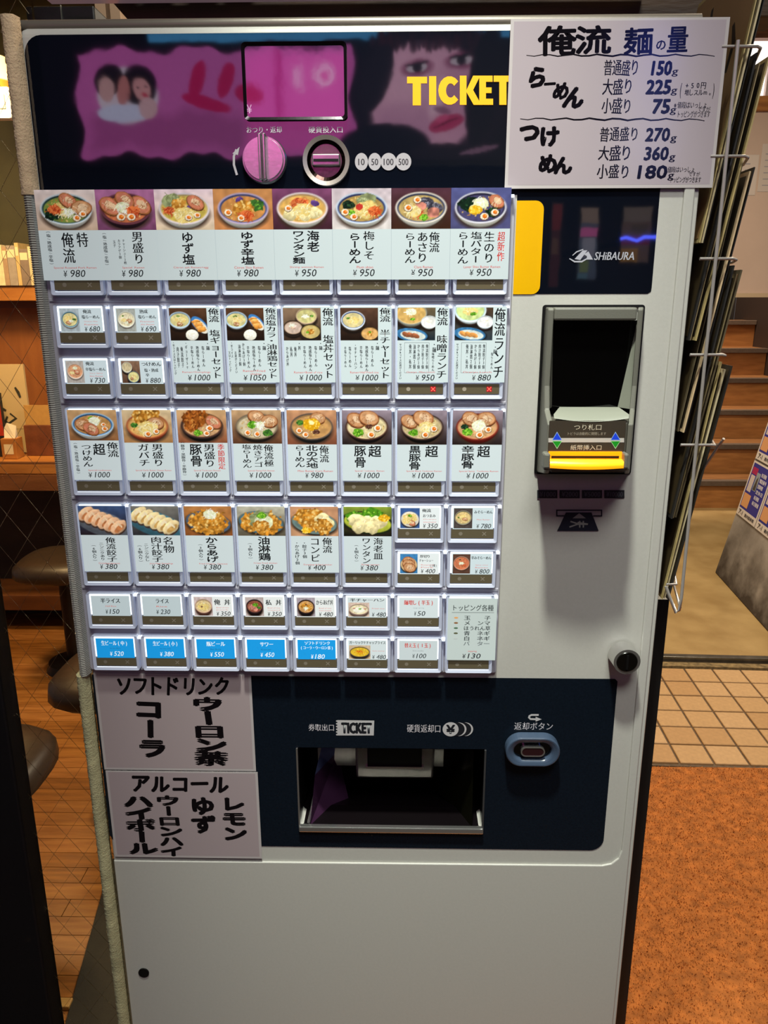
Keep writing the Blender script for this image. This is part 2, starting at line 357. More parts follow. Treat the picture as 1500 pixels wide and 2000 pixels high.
def topping(a, tops, cx, cy, rx, ry):
    k = rx / .43
    for t, u, v, *z in tops:
        x = cx + u * rx; y = cy + v * ry; z = (z[0] if z else 1) * k
        if t == 'egg': a.egg(x, y, .078 * z)
        elif t == 'cha': a.chashu(x, y, .17 * z, .2 - .3 * u)
        elif t == 'rcha': a.chashu(x, y, .17 * z, .5, 'c97a5c')
        elif t == 'green': a.greens(x, y, .11 * z)
        elif t == 'dark': a.greens(x, y, .12 * z, ('12261a', '1c3a24', '2f5530'))
        elif t == 'lime': a.greens(x, y, .11 * z, ('4d8a1c', '7ab82c', 'a4d848'))
        elif t == 'noo': a.noodles(x, y, .19 * z, .12 * z)
        elif t == 'negi': a.noodles(x, y, .12 * z, .085 * z, ('f6f2d8', 'dfe2b8', 'ffffff'), 34)
        elif t == 'red': a.noodles(x, y, .11 * z, .07 * z, ('c8481e', 'e07840', 'a03018'), 24)
        elif t == 'plum': a.ell(x, y, .06 * z, .045 * z, 'c0382c', rough=.2)
        elif t == 'corn': a.ell(x, y, .16 * z, .1 * z, 'd8a018', rough=.15); a.bits(x, y, .15 * z, .09 * z, ['f8d040', 'f0b820', 'ffe070', 'd89810'], 50, .016)
        elif t == 'butter': a.ell(x, y, .055 * z, .035 * z, 'fbeeb0', rot=.2, tex=.02)
        elif t == 'kara': a.ell(x, y, .15 * z, .12 * z, '8a4a18', rough=.3, tex=.4, n=14); a.bits(x, y, .14 * z, .11 * z, ['b8682a', '6e3410', 'd08a40', '95511c'], 40, .026)
        elif t == 'gold': a.ell(x, y, .15 * z, .12 * z, 'b87a28', rough=.3, tex=.4, n=14); a.bits(x, y, .14 * z, .11 * z, ['e0a850', 'a86a20', 'f0c878', 'c88a34'], 40, .026)
        elif t == 'purple': a.ell(x, y, .07 * z, .05 * z, '5c3f80', rough=.3, tex=.3)
        elif t == 'leaf': a.ell(x, y, .13 * z, .1 * z, '8c9468', rough=.25, tex=.25); a.strokes(x, y, .1 * z, .08 * z, ['b8c090', '6c7848'], 14, .1, .007)
        elif t == 'mince': a.ell(x, y, .07 * z, .045 * z, '553224', rough=.25); a.bits(x, y, .07 * z, .04 * z, ['70483a', '3a2018', '8a6450'], 20, .012)
        elif t == 'clam': a.ell(x, y, .1 * z, .06 * z, '4a4854', rough=.1, tex=.3); a.strokes(x, y, .09 * z, .05 * z, ['8c8ca0', '2a2834', 'a8a4b0'], 16, .1, .006)
        elif t == 'meat': a.ell(x, y, .12 * z, .08 * z, 'c07a6a', rough=.25, tex=.3)
        elif t == 'won': a.ell(x, y, .08 * z, .06 * z, 'e8d8a0', rough=.18, tex=.15, shade=.2); a.strokes(x, y, .06 * z, .04 * z, ['fff4cc', 'c8b478'], 6, .07, .006)
        elif t == 'rice': a.ell(x, y, .17 * z, .12 * z, 'f2eedc', rough=.06, tex=.06); a.bits(x, y, .16 * z, .11 * z, ['ffffff', 'e0dac4', 'f6f2e4'], 50, .011)
        elif t == 'ket': a.strokes(x, y, .12 * z, .07 * z, ['c83818', 'e05020'], 12, .12, .012)
def gyoza(seed, bg, plate, cols, W=76, H=46, n=6, ang=-.62, dirx=1, bg2=None, sz=.25):
    a = Art(W, H, bg, seed, bg2)
    a.ell(.5, a.a * .62, .62, a.a * .42, plate, rot=.3 * dirx, tex=.08, shade=.2)
    for i in range(n):
        t = i / (n - 1); x = .16 + .66 * t; y = a.a * (.27 + .45 * t)
        a.ell(x + .01, y + .035, sz * .82, sz * .47, '40302a', rot=ang); a.ell(x, y, sz * .8, sz * .46, cols[0], rot=ang, rough=.07, tex=.08, shade=.22, n=14)
        a.ell(x + .02, y + .03, sz * .55, sz * .2, cols[1], rot=ang, rough=.15, tex=.15)
        for q in range(5): a.ell(x - .13 * sz * 5 * (q / 5 - .4), y - sz * .28 + .03 * abs(q - 2), .018, .03, cols[2], rot=ang + .3, soft=.5)
    return a.im
def plate(seed, bg, pcol, tops, W=76, H=46, bg2=None, rot=.12, rim=None, sx=.47):
    a = Art(W, H, bg, seed, bg2)
    a.ell(.5, a.a * .60, sx + .02, a.a * .40, '2a2018', rot=rot, soft=.2); a.ell(.5, a.a * .55, sx, a.a * .38, rim or pcol, rot=rot, tex=.05); a.ell(.5, a.a * .54, sx * .9, a.a * .33, pcol, rot=rot, tex=.08, shade=.2)
    topping(a, [(t[0], t[1], t[2], (t[3] if len(t) > 3 else 1) * 1.22) for t in tops], .5, a.a * .5, .43, a.a * .39); return a.im
def setart(seed, dishes, bg='5a3c28', bg2='1c120c', W=60, H=58):
    a = Art(W, H, bg, seed, bg2)
    for kind, x, y, r, *o in dishes:
        if kind == 'bowl':
            rim, inner, broth, tops = o; a.ell(x, y + r * .45, r * 1.02, r * .8, '15100c', soft=.3)
            a.bowl(x, y, r, r * .84, rim, inner, broth, rim, r * .16); topping(a, tops, x, y, r, r * .84)
        elif kind == 'rice':
            a.ell(x, y + .03, r * 1.05, r, '120c08', soft=.3); a.ell(x, y, r, r * .95, 'f4f0e0', tex=.03, shade=.12); a.bits(x, y - .01, r * .75, r * .65, ['ffffff', 'e6e0cc'], 30, .014)
        elif kind == 'tray':
            a.ell(x, y, r, r * .52, '3d7fc0', rot=.9, tex=.05); a.ell(x + .02, y + .04, r * .86, r * .42, 'e8e2d0', rot=.9, tex=.05)
            for q in range(5): a.ell(x - .02 + .035 * (q - 2), y + .03 + .06 * (q - 2), r * .42, r * .2, ['d08a3c', 'e0a458'][q % 2], rot=-.1, rough=.12, tex=.2, shade=.2)
        elif kind == 'platter':
            a.ell(x, y + .03, r * 1.05, r * .5, '101418', rot=.1, soft=.2); a.ell(x, y, r, r * .46, '3c78a8', rot=.15, tex=.15); a.ell(x + .03, y + .02, r * .8, r * .33, 'cfd8d0', rot=.15, tex=.1)
            for q in range(3): a.ell(x - .16 + .13 * q, y - .01 + .02 * q, r * .28, r * .16, o[0], rot=.5, rough=.1, tex=.15, shade=.3)
    return a.im

# ================================================================== SETTING
s_floor = wood('floor_beige_vinyl', 'a98f62', '8e744a', (2, 2, 2), .35, 3)
def struct(o): o['kind'] = 'structure'; return o
FR = math.radians(-2.0)
# floors
fl = struct(MB().box(-3, 4, -3, 1.27, -.06, -.012).build('floor', mat('concrete_sub_floor', '4a4038', .7, noise=.2, bump=.2)))
fh = struct(MB().box(-.9, 3.2, 0, 4.2, -.03, .012).build('floor_hall', s_floor, loc=(.9, 2.02, 0))); fh.rotation_euler = (0, 0, FR)
# tile strip: every tile its own piece
tb = struct(MB().box(-.75, 2.6, 0, .70, -.03, -.006).build('floor_tile_bed', mat('tile_joint_mortar', '5e4e3e', .9, noise=.3, nscale=80, bump=.3), loc=(1.43, 1.27, 0))); tb.rotation_euler = (0, 0, FR)
tile_me = []
for k, c in enumerate(('b08d62', 'a98458', 'b5936a')):
    m = mat('quarry_tile_' + 'abc'[k], c, .6, noise=.12, nscale=70, bump=.25, bscale=160)
    b = MB(); x = .0493; t = .0018
    b.add([(-x, -x, -.01), (x, -x, -.01), (x, x, -.01), (-x, x, -.01), (-x, -x, 0 - t), (x, -x, -t), (x, x, -t), (-x, x, -t), (-x + t, -x + t, 0), (x - t, -x + t, 0), (x - t, x - t, 0), (-x + t, x - t, 0)],
          [(0, 1, 5, 4), (1, 2, 6, 5), (2, 3, 7, 6), (3, 0, 4, 7), (4, 5, 9, 8), (5, 6, 10, 9), (6, 7, 11, 10), (7, 4, 8, 11), (8, 9, 10, 11)])
    me = bpy.data.meshes.new('tile'); me.from_pydata(b.v, [], b.f); me.materials.append(m); tile_me.append(me)
for j in range(6):
    for i in range(-7, 12):
        o = link('tile', random.choice(tile_me), tb, loc=(.0 + .1055 * i + .052 - .006, .008 + .1065 * j + .053, (random.random() - .5) * .001))
# threshold rail between tiles and hall floor
tr = struct(MB().box(-.9, 2.6, 0, .035, -.01, .004).build('trim_1', mat('threshold_mortar', '7d6a48', .9, noise=.6, nscale=60, bump=.5, bscale=90), loc=(1.43, 1.925, 0))); tr.rotation_euler = (0, 0, FR)
tr = struct(MB().box(-.9, 2.6, 0, .028, -.01, .019).build('trim_2', steel, loc=(1.43, 1.975, 0), bevel=.002)); tr.rotation_euler = (0, 0, FR)
# doormat carpet with pile
cp = empty('doormat_carpet', 'long orange brown pile doormat carpet covering the ground beside the machine', 'carpet')
car_m = mat('carpet_orange', 'a8642a', .95, noise=.4, nscale=40, bump=.8, bscale=350)
MB().add([(x, y, z) for z in (-.012, .002) for x, y in ((.02, -.45), (2.4, -.45), (2.4, 1.262), (.672, 1.262), (.672, -.02), (.02, -.02))], [(0, 1, 2, 3, 4, 5)[::-1], (6, 7, 8, 9, 10, 11)] + [(i, (i + 1) % 6, (i + 1) % 6 + 6, i + 6) for i in range(6)]).build('backing', car_m, cp)
N = 80000
cx = RNG.uniform(.675, 1.95, N); cy = RNG.uniform(-.05, 1.262, N); cy = np.minimum(cy, 1.262 - .0349 * (cx - 1.4) * 1.0)
ang = RNG.uniform(0, 6.28, N); ll = RNG.uniform(.003, .008, N); hh = RNG.uniform(.003, .008, N)
dx = np.cos(ang) * ll * .3; dy = np.sin(ang) * ll * .3; tx = RNG.normal(0, .003, N); ty = RNG.normal(0, .003, N)
V = np.stack([np.stack([cx - dx, cy - dy, np.full(N, .0)], 1), np.stack([cx + dx, cy + dy, np.full(N, .0)], 1), np.stack([cx + tx, cy + ty, hh], 1)], 1).reshape(-1, 3)
me = bpy.data.meshes.new('pile'); me.vertices.add(3 * N); me.vertices.foreach_set('co', V.astype(np.float32).ravel()); me.loops.add(3 * N)
me.loops.foreach_set('vertex_index', np.arange(3 * N, dtype=np.int32)); me.polygons.add(N); me.polygons.foreach_set('loop_start', np.arange(0, 3 * N, 3, dtype=np.int32)); me.update(calc_edges=True)
pl = link('pile', me, cp, mat('carpet_tuft', 'c87c34', .9, noise=.5, nscale=70, bump=.1)); pl['kind'] = 'stuff'

# hall: walls, staircase, pillar
pinkwall = mat('plaster_pink_wall', 'b9a193', .8, noise=.05, nscale=5, bump=.1, bscale=60)
struct(MB().box(1.05, 5.5, 4.30, 4.38, 1.40, 2.44).build('wall_hall_upper', pinkwall))
struct(MB().box(1.05, 5.5, 4.27, 4.40, 2.44, 2.52).build('trim_3', wood('beam_orange_wood', 'b07438', '8a5424', (1, 8, 8), .5, 5), bevel=.004))
struct(MB().box(1.05, 5.5, 4.30, 4.38, 2.83, 3.3).build('wall_hall_lintel', wood('lintel_wood', '9a6438', '6a4020', (1, 9, 9), .6, 5)))
win = empty('lit_sign_window', 'glowing white backlit window high behind the menu racks', 'window light')
MB().box(1.05, 5.5, 4.36, 4.40, 2.52, 2.83).build('diffuser', mat('lit_window_panel', 'ffffff', .5, emit='fff4ee', es=1.6, bump=.02), win)
MB().box(2.52, 2.56, 4.33, 4.36, 2.52, 2.83).build('mullion', mat('mullion_white', 'c0b0a8', .5, bump=.02), win)
# staircase: riser and nosing pieces
XS = at(1484, 640, 5.4).x
stair = bpy.data.objects.new('staircase', None); COL.objects.link(stair); stair['kind'] = 'structure'; stair.location = (1.3, 4.235, 0)
riser_m = wood('riser_plywood', 'a8713c', '8b5a2c', (1, 1, 6), .5, 7); nose_m = mat('nosing_rubber', '5a4a3e', .6, noise=.2, bump=.2, bscale=400)
for k in range(6):
    y = .25 * k; z = .20 * k; WS = XS - 1.3
    MB().box(0, WS, y, y + .02, z + (.012 if k == 0 else 0), z + .176).build('riser', riser_m, stair)
    MB().box(0, WS, y - .018, y + .25, z + .176, z + .20).build('tread', wood('tread_wood', '8f6034', '6c4522', (1, 5, 1), .5, 6), stair)
    MB().box(0, WS, y - .024, y + .03, z + .168, z + .203).build('nosing', nose_m, stair, bevel=.003)
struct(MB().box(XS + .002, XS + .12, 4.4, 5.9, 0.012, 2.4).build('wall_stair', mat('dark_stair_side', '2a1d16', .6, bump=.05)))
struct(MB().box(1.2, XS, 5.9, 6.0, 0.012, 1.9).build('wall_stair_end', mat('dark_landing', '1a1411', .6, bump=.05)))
tr = struct(MB().box(1.05, 5.5, 4.26, 4.299, 1.375, 1.40).build('trim_5', mat('edge_trim_beige', 'b39c80', .5, bump=.03)))

# wall notices on the plaster
pp = Print(2e-4); pp.rect(0, 0, .11, .22, 'c2b4ac')
for i in range(5): pp.rect(.035, .03 + .035 * i, .035 + .03 + .01 * (i % 2), .036 + .035 * i, '8f8a90')
tag(pp.build('paper_notice', print_mat, loc=(2.40, 4.297, 1.98)), 'pale faded paper notice taped on the plaster wall right of the racks', 'notice')
MB().box(-.004, .114, .0, .0015, -.004, .224).build('paper_backing', mat('paper_white', 'bdb0a8', .7, bump=.02), bpy.data.objects['paper_notice'])
pp = Print(2e-4); pp.rect(0, 0, .14, .26, 'bcaea6')
for i in range(6): pp.rect(.02, .03 + .035 * i, .06 + .012 * (i % 3), .035 + .035 * i, '8f8a90')
tag(pp.build('paper_notice', print_mat, loc=(2.53, 4.297, 2.0)), 'taller paper notice at the right edge of the picture on the plaster wall', 'notice')
MB().box(-.004, .144, .0, .0015, -.004, .264).build('paper_backing', MATS['paper_white'], bpy.data.objects['paper_notice.001'])

# concrete pillar, leaning face towards the tiles, and leaflets on it
conc = mat('stained_concrete', 'a09a94', .85, noise=1, dark='6c655e', nscale=5, bump=.5, bscale=60)
nt = conc.node_tree; bs = nt.nodes['Principled BSDF']; src = bs.inputs['Base Color'].links[0].from_socket
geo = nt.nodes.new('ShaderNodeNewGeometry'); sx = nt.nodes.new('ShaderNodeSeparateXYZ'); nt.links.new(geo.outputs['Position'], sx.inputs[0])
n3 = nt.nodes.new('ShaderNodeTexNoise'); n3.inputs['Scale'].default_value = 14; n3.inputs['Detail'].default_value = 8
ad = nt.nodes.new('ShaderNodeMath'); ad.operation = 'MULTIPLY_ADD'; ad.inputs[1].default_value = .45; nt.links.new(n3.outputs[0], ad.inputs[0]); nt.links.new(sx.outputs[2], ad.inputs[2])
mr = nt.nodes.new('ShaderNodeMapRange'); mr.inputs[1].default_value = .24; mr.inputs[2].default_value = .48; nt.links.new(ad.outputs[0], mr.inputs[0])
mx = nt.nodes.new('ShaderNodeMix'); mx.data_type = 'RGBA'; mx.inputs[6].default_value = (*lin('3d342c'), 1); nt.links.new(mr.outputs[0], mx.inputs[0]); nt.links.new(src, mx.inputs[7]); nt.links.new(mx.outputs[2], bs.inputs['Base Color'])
A = atz(1396, 1118, .012); B = atz(1500, 1235, .012); A2 = at(1500, 750, A.y + .02)
d = Vector((B.x - A.x, B.y - A.y, 0)).normalized(); nrm = Vector((d.y, -d.x, 0))
if nrm.y > 0: nrm = -nrm
inn = Vector((-d.y, d.x, 0))
if inn.x < 0: inn = -inn
HB = 1.15; lean = Vector((A2.x - A.x, A2.y - A.y, 0)) * (HB / A2.z)
lean = inn * lean.dot(inn) + d * 0.0 + Vector((.06, 0, 0))
P0 = Vector((A.x, A.y, .012)); P1 = P0 + d * 1.3; T0 = P0 + lean + Vector((0, 0, HB)); T1 = P1 + lean + Vector((0, 0, HB))
E0 = P0 + inn * .9; E1 = P1 + inn * .9; F0 = E0 + Vector((0, 0, HB)); F1 = E1 + Vector((0, 0, HB))
pb = MB().add([P0, P1, E1, E0, T0, T1, F1, F0], [(0, 1, 5, 4), (1, 2, 6, 5), (2, 3, 7, 6), (3, 0, 4, 7), (4, 5, 6, 7), (0, 3, 2, 1)])
pil = tag(pb.build('concrete_block', conc, bevel=.006), 'low stained grey concrete block with leaning face covered in leaflets at right', 'concrete block')
up = (T0 - P0).normalized(); nn = d.cross(up).normalized()
if nn.x > 0: nn = -nn
def leaflet(u, v, wd, ht, seed, label):
    # board frame: local x along d, local z up the face
    r = random.Random(seed); P = Print(1.5e-4)
    P.rect(0, 0, wd, ht, 'd9d2cc'); P.rect(wd * .05, ht * .14, wd * .95, ht * .97, '2a3590')
    P.rect(wd * .08, ht * .78, wd * .34, ht * .9, r.choice(['a8285c', '7a3aa0'])); P.rect(wd * .1, ht * .46, wd * .3, ht * .76, 'cfc4c4')
    P.rect(wd * .34, ht * .52, wd * .52, ht * .84, '8fa0ac'); P.poly([(wd * .36, ht * .53), (wd * .5, ht * .53), (wd * .46, ht * .78), (wd * .40, ht * .72)], '4a4440')
    P.rect(wd * .08, ht * .18, wd * .42, ht * .42, r.choice(['d6cfc8', 'd8a070']))
    for i in range(6): P.hbox(r.choice(['営業時間', '定休日', '地図案内', '毎日開催', '電話番号']), wd * .56, ht * (.8 - .1 * i), wd * (.8 + .08 * (i % 2)), ht * (.87 - .1 * i), 'd8d8e8', .03)
    P.hbox('ア-1', wd * .1, ht * .03, wd * .3, ht * .11, '30303a', .03); P.hbox('案内図参照', wd * .42, ht * .04, wd * .9, ht * .10, '40404a', .02)
    o = P.build('leaflet', lam_mat); Xa = d; Za = up; Ya = Za.cross(Xa)
    if Ya.dot(nn) > 0: Ya = -Ya
    # keep the print readable from the walkway side
    Mx = Matrix((Xa, Ya, Za)).transposed().to_4x4(); org = P0 + d * u + up * v + nn * .004
    Mx.translation = org; o.matrix_world = Mx
    b = MB().box(0, wd, .0002, .0016, 0, ht).build('backing_sheet', MATS['paper_white'], o)
    return tag(o, label, 'leaflet', 'leaflets on the concrete block')
k = 0
rowname = ['bottom', 'second', 'third']; 
for j in range(3):
    for i in range(3):
        colname = ['left corner column', 'second column', 'third column'][i]
        leaflet(.015 + i * .262, .33 + j * .285 - i * .0, .255, .275, 10 + k, 'blue and white leaflet, %s from the bottom, %s of the concrete block' % (['first', 'second', 'third'][j], colname)); k += 1

# ------------------------------------------------------------------ left: wired glass and restaurant interior
gm = bpy.data.materials.new('wired_glass'); gm.use_nodes = True; nt = gm.node_tree; b = nt.nodes['Principled BSDF']
b.inputs['Base Color'].default_value = (.95, .97, .96, 1); b.inputs['Transmission Weight'].default_value = 1; b.inputs['Roughness'].default_value = 0.0; b.inputs['IOR'].default_value = 1.02; b.inputs['Specular IOR Level'].default_value = .5
tx_ = nt.nodes.new('ShaderNodeTexNoise'); tx_.inputs['Scale'].default_value = 8
r_ = nt.nodes.new('ShaderNodeMapRange'); r_.inputs[3].default_value = .0; r_.inputs[4].default_value = .03; nt.links.new(tx_.outputs[0], r_.inputs[0]); nt.links.new(r_.outputs[0], b.inputs['Roughness'])
wn = bpy.data.objects.new('window_1', None); COL.objects.link(wn); wn['kind'] = 'structure'; wn.location = (-.6, .05, 0)
MB().box(-.6, .594, 0, .005, .1, 2.4).build('pane', gm, wn)
MB().box(-.6, .594, -.01, .03, .0, .1).build('sill', wood('sill_wood', 'b08850', '8a6434', (1, 8, 8), .5, 5), wn)
wire_m = mat('mesh_wire', '8c7a5c', .4, metal=.5, bump=.02)
wb = MB(); p = .040; tanA = 1.45                     # diamond wire lattice embedded in the glass
x0, x1, z0, z1 = .22, .590, .12, 1.95
for sg in (1, -1):
    k = -80
    while k < 90:
        c0 = k * p
        pts = []
        for xx in (x0, x1):
            pts.append((xx, sg * tanA * xx + c0 * tanA))
        (xa, za), (xb, zb) = pts
        ts = [t for t in (0, 1)]
        def clipz(z): return xa + (z - za) / (zb - za) * (xb - xa)
        lo, hi = min(za, zb), max(za, zb)
        if hi > z0 and lo < z1:
            zs = max(lo, z0), min(hi, z1); q0 = clipz(zs[0]); q1 = clipz(zs[1])
            wb.cyl((q0, .0025 + sg * .0003, zs[0]), (q1, .0025 + sg * .0003, zs[1]), .00022, n=4, cap=False)
        k += 1
o = wb.build('wire_mesh', wire_m, wn); o['kind'] = 'stuff'
pj = MB().box(-.42, -.1225, .028, .062, .0, 2.4)
tag(pj.build('door_post', mat('black_door_frame', '0a080c', .5, bump=.05), bevel=.003), 'broad black metal door post at the bottom left edge', 'post')

# foam seal strips between machine and glass
def strip(name, z0, z1, x0, x1, m, label, rib=False):
    r = random.Random(3); V = []; F = []; n = int((z1 - z0) / (.0011 if rib else .0016)); prof = [(x0, .045), (x0, .006), (x0 + .003, .0), ((x0 + x1) / 2, -.002), (x1 - .002, .0), (x1, .010)]
    for i in range(n + 1):
        z = z0 + (z1 - z0) * i / n
        for j, (x, y) in enumerate(prof):
            if rib: y2 = y - (.0011 if i % 2 else 0) ; x2 = x - (.0006 if i % 2 and j < 3 else 0)
            else: x2 = x + r.gauss(0, .00010 if j > 2 else .00035); y2 = y + r.gauss(0, .00012)
            V.append((x2, y2, z))
    k = len(prof)
    for i in range(n):
        for j in range(k - 1): F.append((i * k + j, i * k + j + 1, (i + 1) * k + j + 1, (i + 1) * k + j))
    b = MB(); b.add(V, F, not rib); b.add([V[j] for j in range(k)], [tuple(range(k))]); b.add([V[n * k + j] for j in range(k)], [tuple(range(k))[::-1]])
    return tag(b.build(name, m), label, 'seal strip')
foam_m = mat('foam_yellowed', 'd2b692', .95, noise=.2, nscale=60, bump=.6, bscale=500)
foam_l = mat('foam_pale_green', 'b4ae86', .95, noise=.25, nscale=60, bump=.6, bscale=500)
tape_m = mat('ribbed_tape', '9a9890', .7, noise=.1, nscale=80, bump=.2, bscale=600)
strip('foam_seal_strip', 1.468, 1.622, -.017, -.0006, foam_m, 'fuzzy cream foam strip at the top left corner of the machine')
strip('ribbed_seal_strip', .953, 1.4675, -.0145, -.0032, tape_m, 'grey ribbed sealing strip along the left of the menu buttons', True)
strip('foam_seal_strip', .05, .9525, -.0200, -.0060, foam_l, 'long yellowish foam strip down the lower left edge of the machine')

# interior
plank_m = [wood('oak_plank_' + 'abc'[i], c, e, (1.5, 14, 14), .38, 5, .2) for i, (c, e) in enumerate((('a06a30', '7c4a1c'), ('a9713a', '84501f'), ('966028', '6e4218')))]
bed = struct(MB().box(-2.6, -.03, .1, 3.3, -.03, -.004).build('floor_restaurant', mat('plank_bed', '1c120a', .9, bump=.1)))
for j in range(50):
    y = .12 + .0525 * j
    cuts = [-2.6, -1.75, -.85, -.035] if j % 2 else [-2.6, -2.1, -1.3, -.42, -.035]
    for a_, b_ in zip(cuts[:-1], cuts[1:]):
        MB().box(a_, b_ - .002, y, y + .0510, -.004, .004).build('plank', plank_m[(j * 7 + int(a_ * 10)) % 3], bed)
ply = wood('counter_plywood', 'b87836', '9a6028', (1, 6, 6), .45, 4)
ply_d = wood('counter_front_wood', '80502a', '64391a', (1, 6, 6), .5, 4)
ct = empty('restaurant_counter', 'orange plywood counter behind the wired glass at left', 'counter', (-1.2, 2.1, 0))
MB().box(-1.2, 1.12, .0, .42, .715, .755).build('worktop', ply, ct, bevel=.003)
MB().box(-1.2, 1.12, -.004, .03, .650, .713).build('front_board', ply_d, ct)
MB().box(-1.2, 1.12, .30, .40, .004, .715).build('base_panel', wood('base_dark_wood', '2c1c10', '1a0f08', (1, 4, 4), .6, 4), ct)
MB().box(-1.2, 1.12, .10, .30, .10, .17).build('foot_rest', wood('foot_rest_wood', '7c4a20', '5a3012', (1, 4, 4), .5, 4), ct, bevel=.004)
MB().box(-1.2, 1.12, .0, .018, .755, .762).build('edge_strip', ply_d, ct)
struct(MB().box(-2.6, .5, 2.62, 2.7, 0, 2.6).build('wall_restaurant_back', wood('back_wall_wood', '9c5f2a', '824a1e', (6, 1, 1), .6, 3)))
struct(MB().box(-2.6, .5, 2.60, 2.619, 1.45, 2.6).build('wall_restaurant_tiled', mat('grey_green_wall', '37341f', .5, noise=.4, nscale=5, bump=.1)))
gs = empty('wall_shelf', 'long wooden shelf behind the wired glass with books on it', 'shelf', (-1.3, 2.5, 0))
MB().box(-1.0, 1.2, -.02, .12, 1.365, 1.425).build('shelf_board', ply, gs, bevel=.003)
MB().box(-1.0, 1.2, .10, .12, 1.335, 1.365).build('bracket_rail', ply_d, gs)
bx = -1.42; hues = ['c8b890', '8c7050', 'b8a888', '6a5a50', 'd8c8a0', 'a08468', '988c80', 'c4a870', '7c6c60']
k = 0
while bx < -.98:
    wd = random.uniform(.016, .04); ht = random.uniform(.14, .172)
    t = empty('book', '', 'book', (bx, 2.47, 1.4255), 'books on the shelf behind the glass')
    t['label'] = '%s book, %s from the left on the shelf behind the wired glass' % (('cream', 'brown', 'tan', 'dark grey', 'ivory', 'light brown', 'grey', 'straw coloured', 'taupe')[k % 9], ('first', 'second', 'third', 'fourth', 'fifth', 'sixth', 'seventh', 'eighth', 'ninth', 'tenth', 'eleventh', 'twelfth', 'thirteenth', 'fourteenth', 'fifteenth', 'sixteenth', 'seventeenth', 'eighteenth', 'nineteenth', 'twentieth', 'twenty first', 'twenty second')[k])
    mm = mat('book_cover_%s' % chr(97 + k % 9), hues[k % 9], .6, noise=.15, bump=.05)
    MB().box(0, wd - .001, 0, .10, 0, ht).build('cover', mm, t, bevel=.001)
    MB().box(.002, wd - .003, -.0006, .004, ht * .7, ht * .9).build('spine_band', mat('spine_band', 'd8c8a0', .6, bump=.02), t)
    bx += wd; k += 1
# poster with ink drawing, red banner card, napkin holder, menu box on the counter
P = Print(3e-4); P.rect(0, 0, .24, .26, 'cdb383')
for i in range(9):
    x = random.uniform(.03, .2); z = random.uniform(.05, .24); P.line([(x, z), (x + random.uniform(-.03, .03), z - .02), (x + random.uniform(-.02, .04), z - .04)], .012, '3c3a30', True)
o = tag(P.build('ink_print_poster', print_mat, loc=(-1.40, 2.30, .86)), 'cream poster with dark ink drawings standing on the counter behind glass', 'poster')
MB().box(0, .24, .0005, .012, -.098, .26).build('backing_board', mat('cream_board', 'c0a878', .7, bump=.02), o)
P = Print(3e-4); P.rect(0, 0, .2, .17, 'b8381c')
for i, c in enumerate('特製辛塩'): P.hbox(c, .142 + .0 * i, .125 - .04 * i, .178, .160 - .04 * i, '2a1008', .03)
o = tag(P.build('red_menu_card', print_mat, loc=(-1.44, 2.235, .842)), 'red upright card with black writing on the counter left edge', 'card')
MB().box(0, .2, .0005, .02, -.085, .17).build('card_stand', mat('dark_card_stand', '1c1814', .6, bump=.03), o)
nb = empty('napkin_holder', 'small wooden napkin holder with white napkin on the counter behind the glass', 'napkin holder', (-1.205, 2.22, .7555))
MB().box(-.03, .03, -.03, .03, 0, .082).build('box', ply, nb, bevel=.002)
MB().add([(-.022, -.012, .08), (.022, -.012, .08), (.026, .0, .13), (-.01, .0, .142), (-.024, 0, .12), (-.022, .012, .08), (.022, .012, .08)], [(0, 1, 2, 3, 4), (6, 5, 4, 3, 2), (1, 6, 2), (5, 0, 4)]).build('napkin', mat('napkin_white', 'e8dcc0', .8, bump=.2), nb)
MB().box(-.018, .018, -.0312, -.030, .02, .06).build('paper_label', mat('napkin_paper', 'd9c8a0', .7, bump=.02), nb)
mb = empty('menu_stand_box', 'brown box holding upright tan menus on the counter beside the napkins', 'menu stand', (-1.09, 2.30, .7555))
MB().box(-.08, .09, -.04, .04, 0, .125).build('box', wood('brown_box', '7c4422', '5e3016', (4, 4, 4), .6, 5), mb, bevel=.002)
for i in range(4): MB().box(-.074 + .002 * i, .084, -.03 + .018 * i, -.024 + .018 * i, .1255, .205 - .004 * i).build('menu', mat('menu_tan', 'c0924e', .6, noise=.1, bump=.05), mb)
fm = MB().add([(x, y, z) for z in (.0042, .0090) for x, y in ((-.284, .30), (-.05, .30), (-.05, .83), (-.372, .83))], [(3, 2, 1, 0), (4, 5, 6, 7), (0, 1, 5, 4), (1, 2, 6, 5), (2, 3, 7, 6), (3, 0, 4, 7)])  # thin dark sheet laid over part of the restaurant floor
tag(fm.build('dark_floor_sheet', mat('dark_sheet', '1c1a10', .7, noise=.3, bump=.3), bevel=.001), 'thin dark floor sheet low behind the glass beside the foam strip', 'mat')
struct(MB().box(-1.2, -.302, .404, .426, .0041, .014).build('trim_7', wood('pale_threshold_wood', 'b8914e', '94703a', (1, 8, 8), .5, 5), bevel=.002))
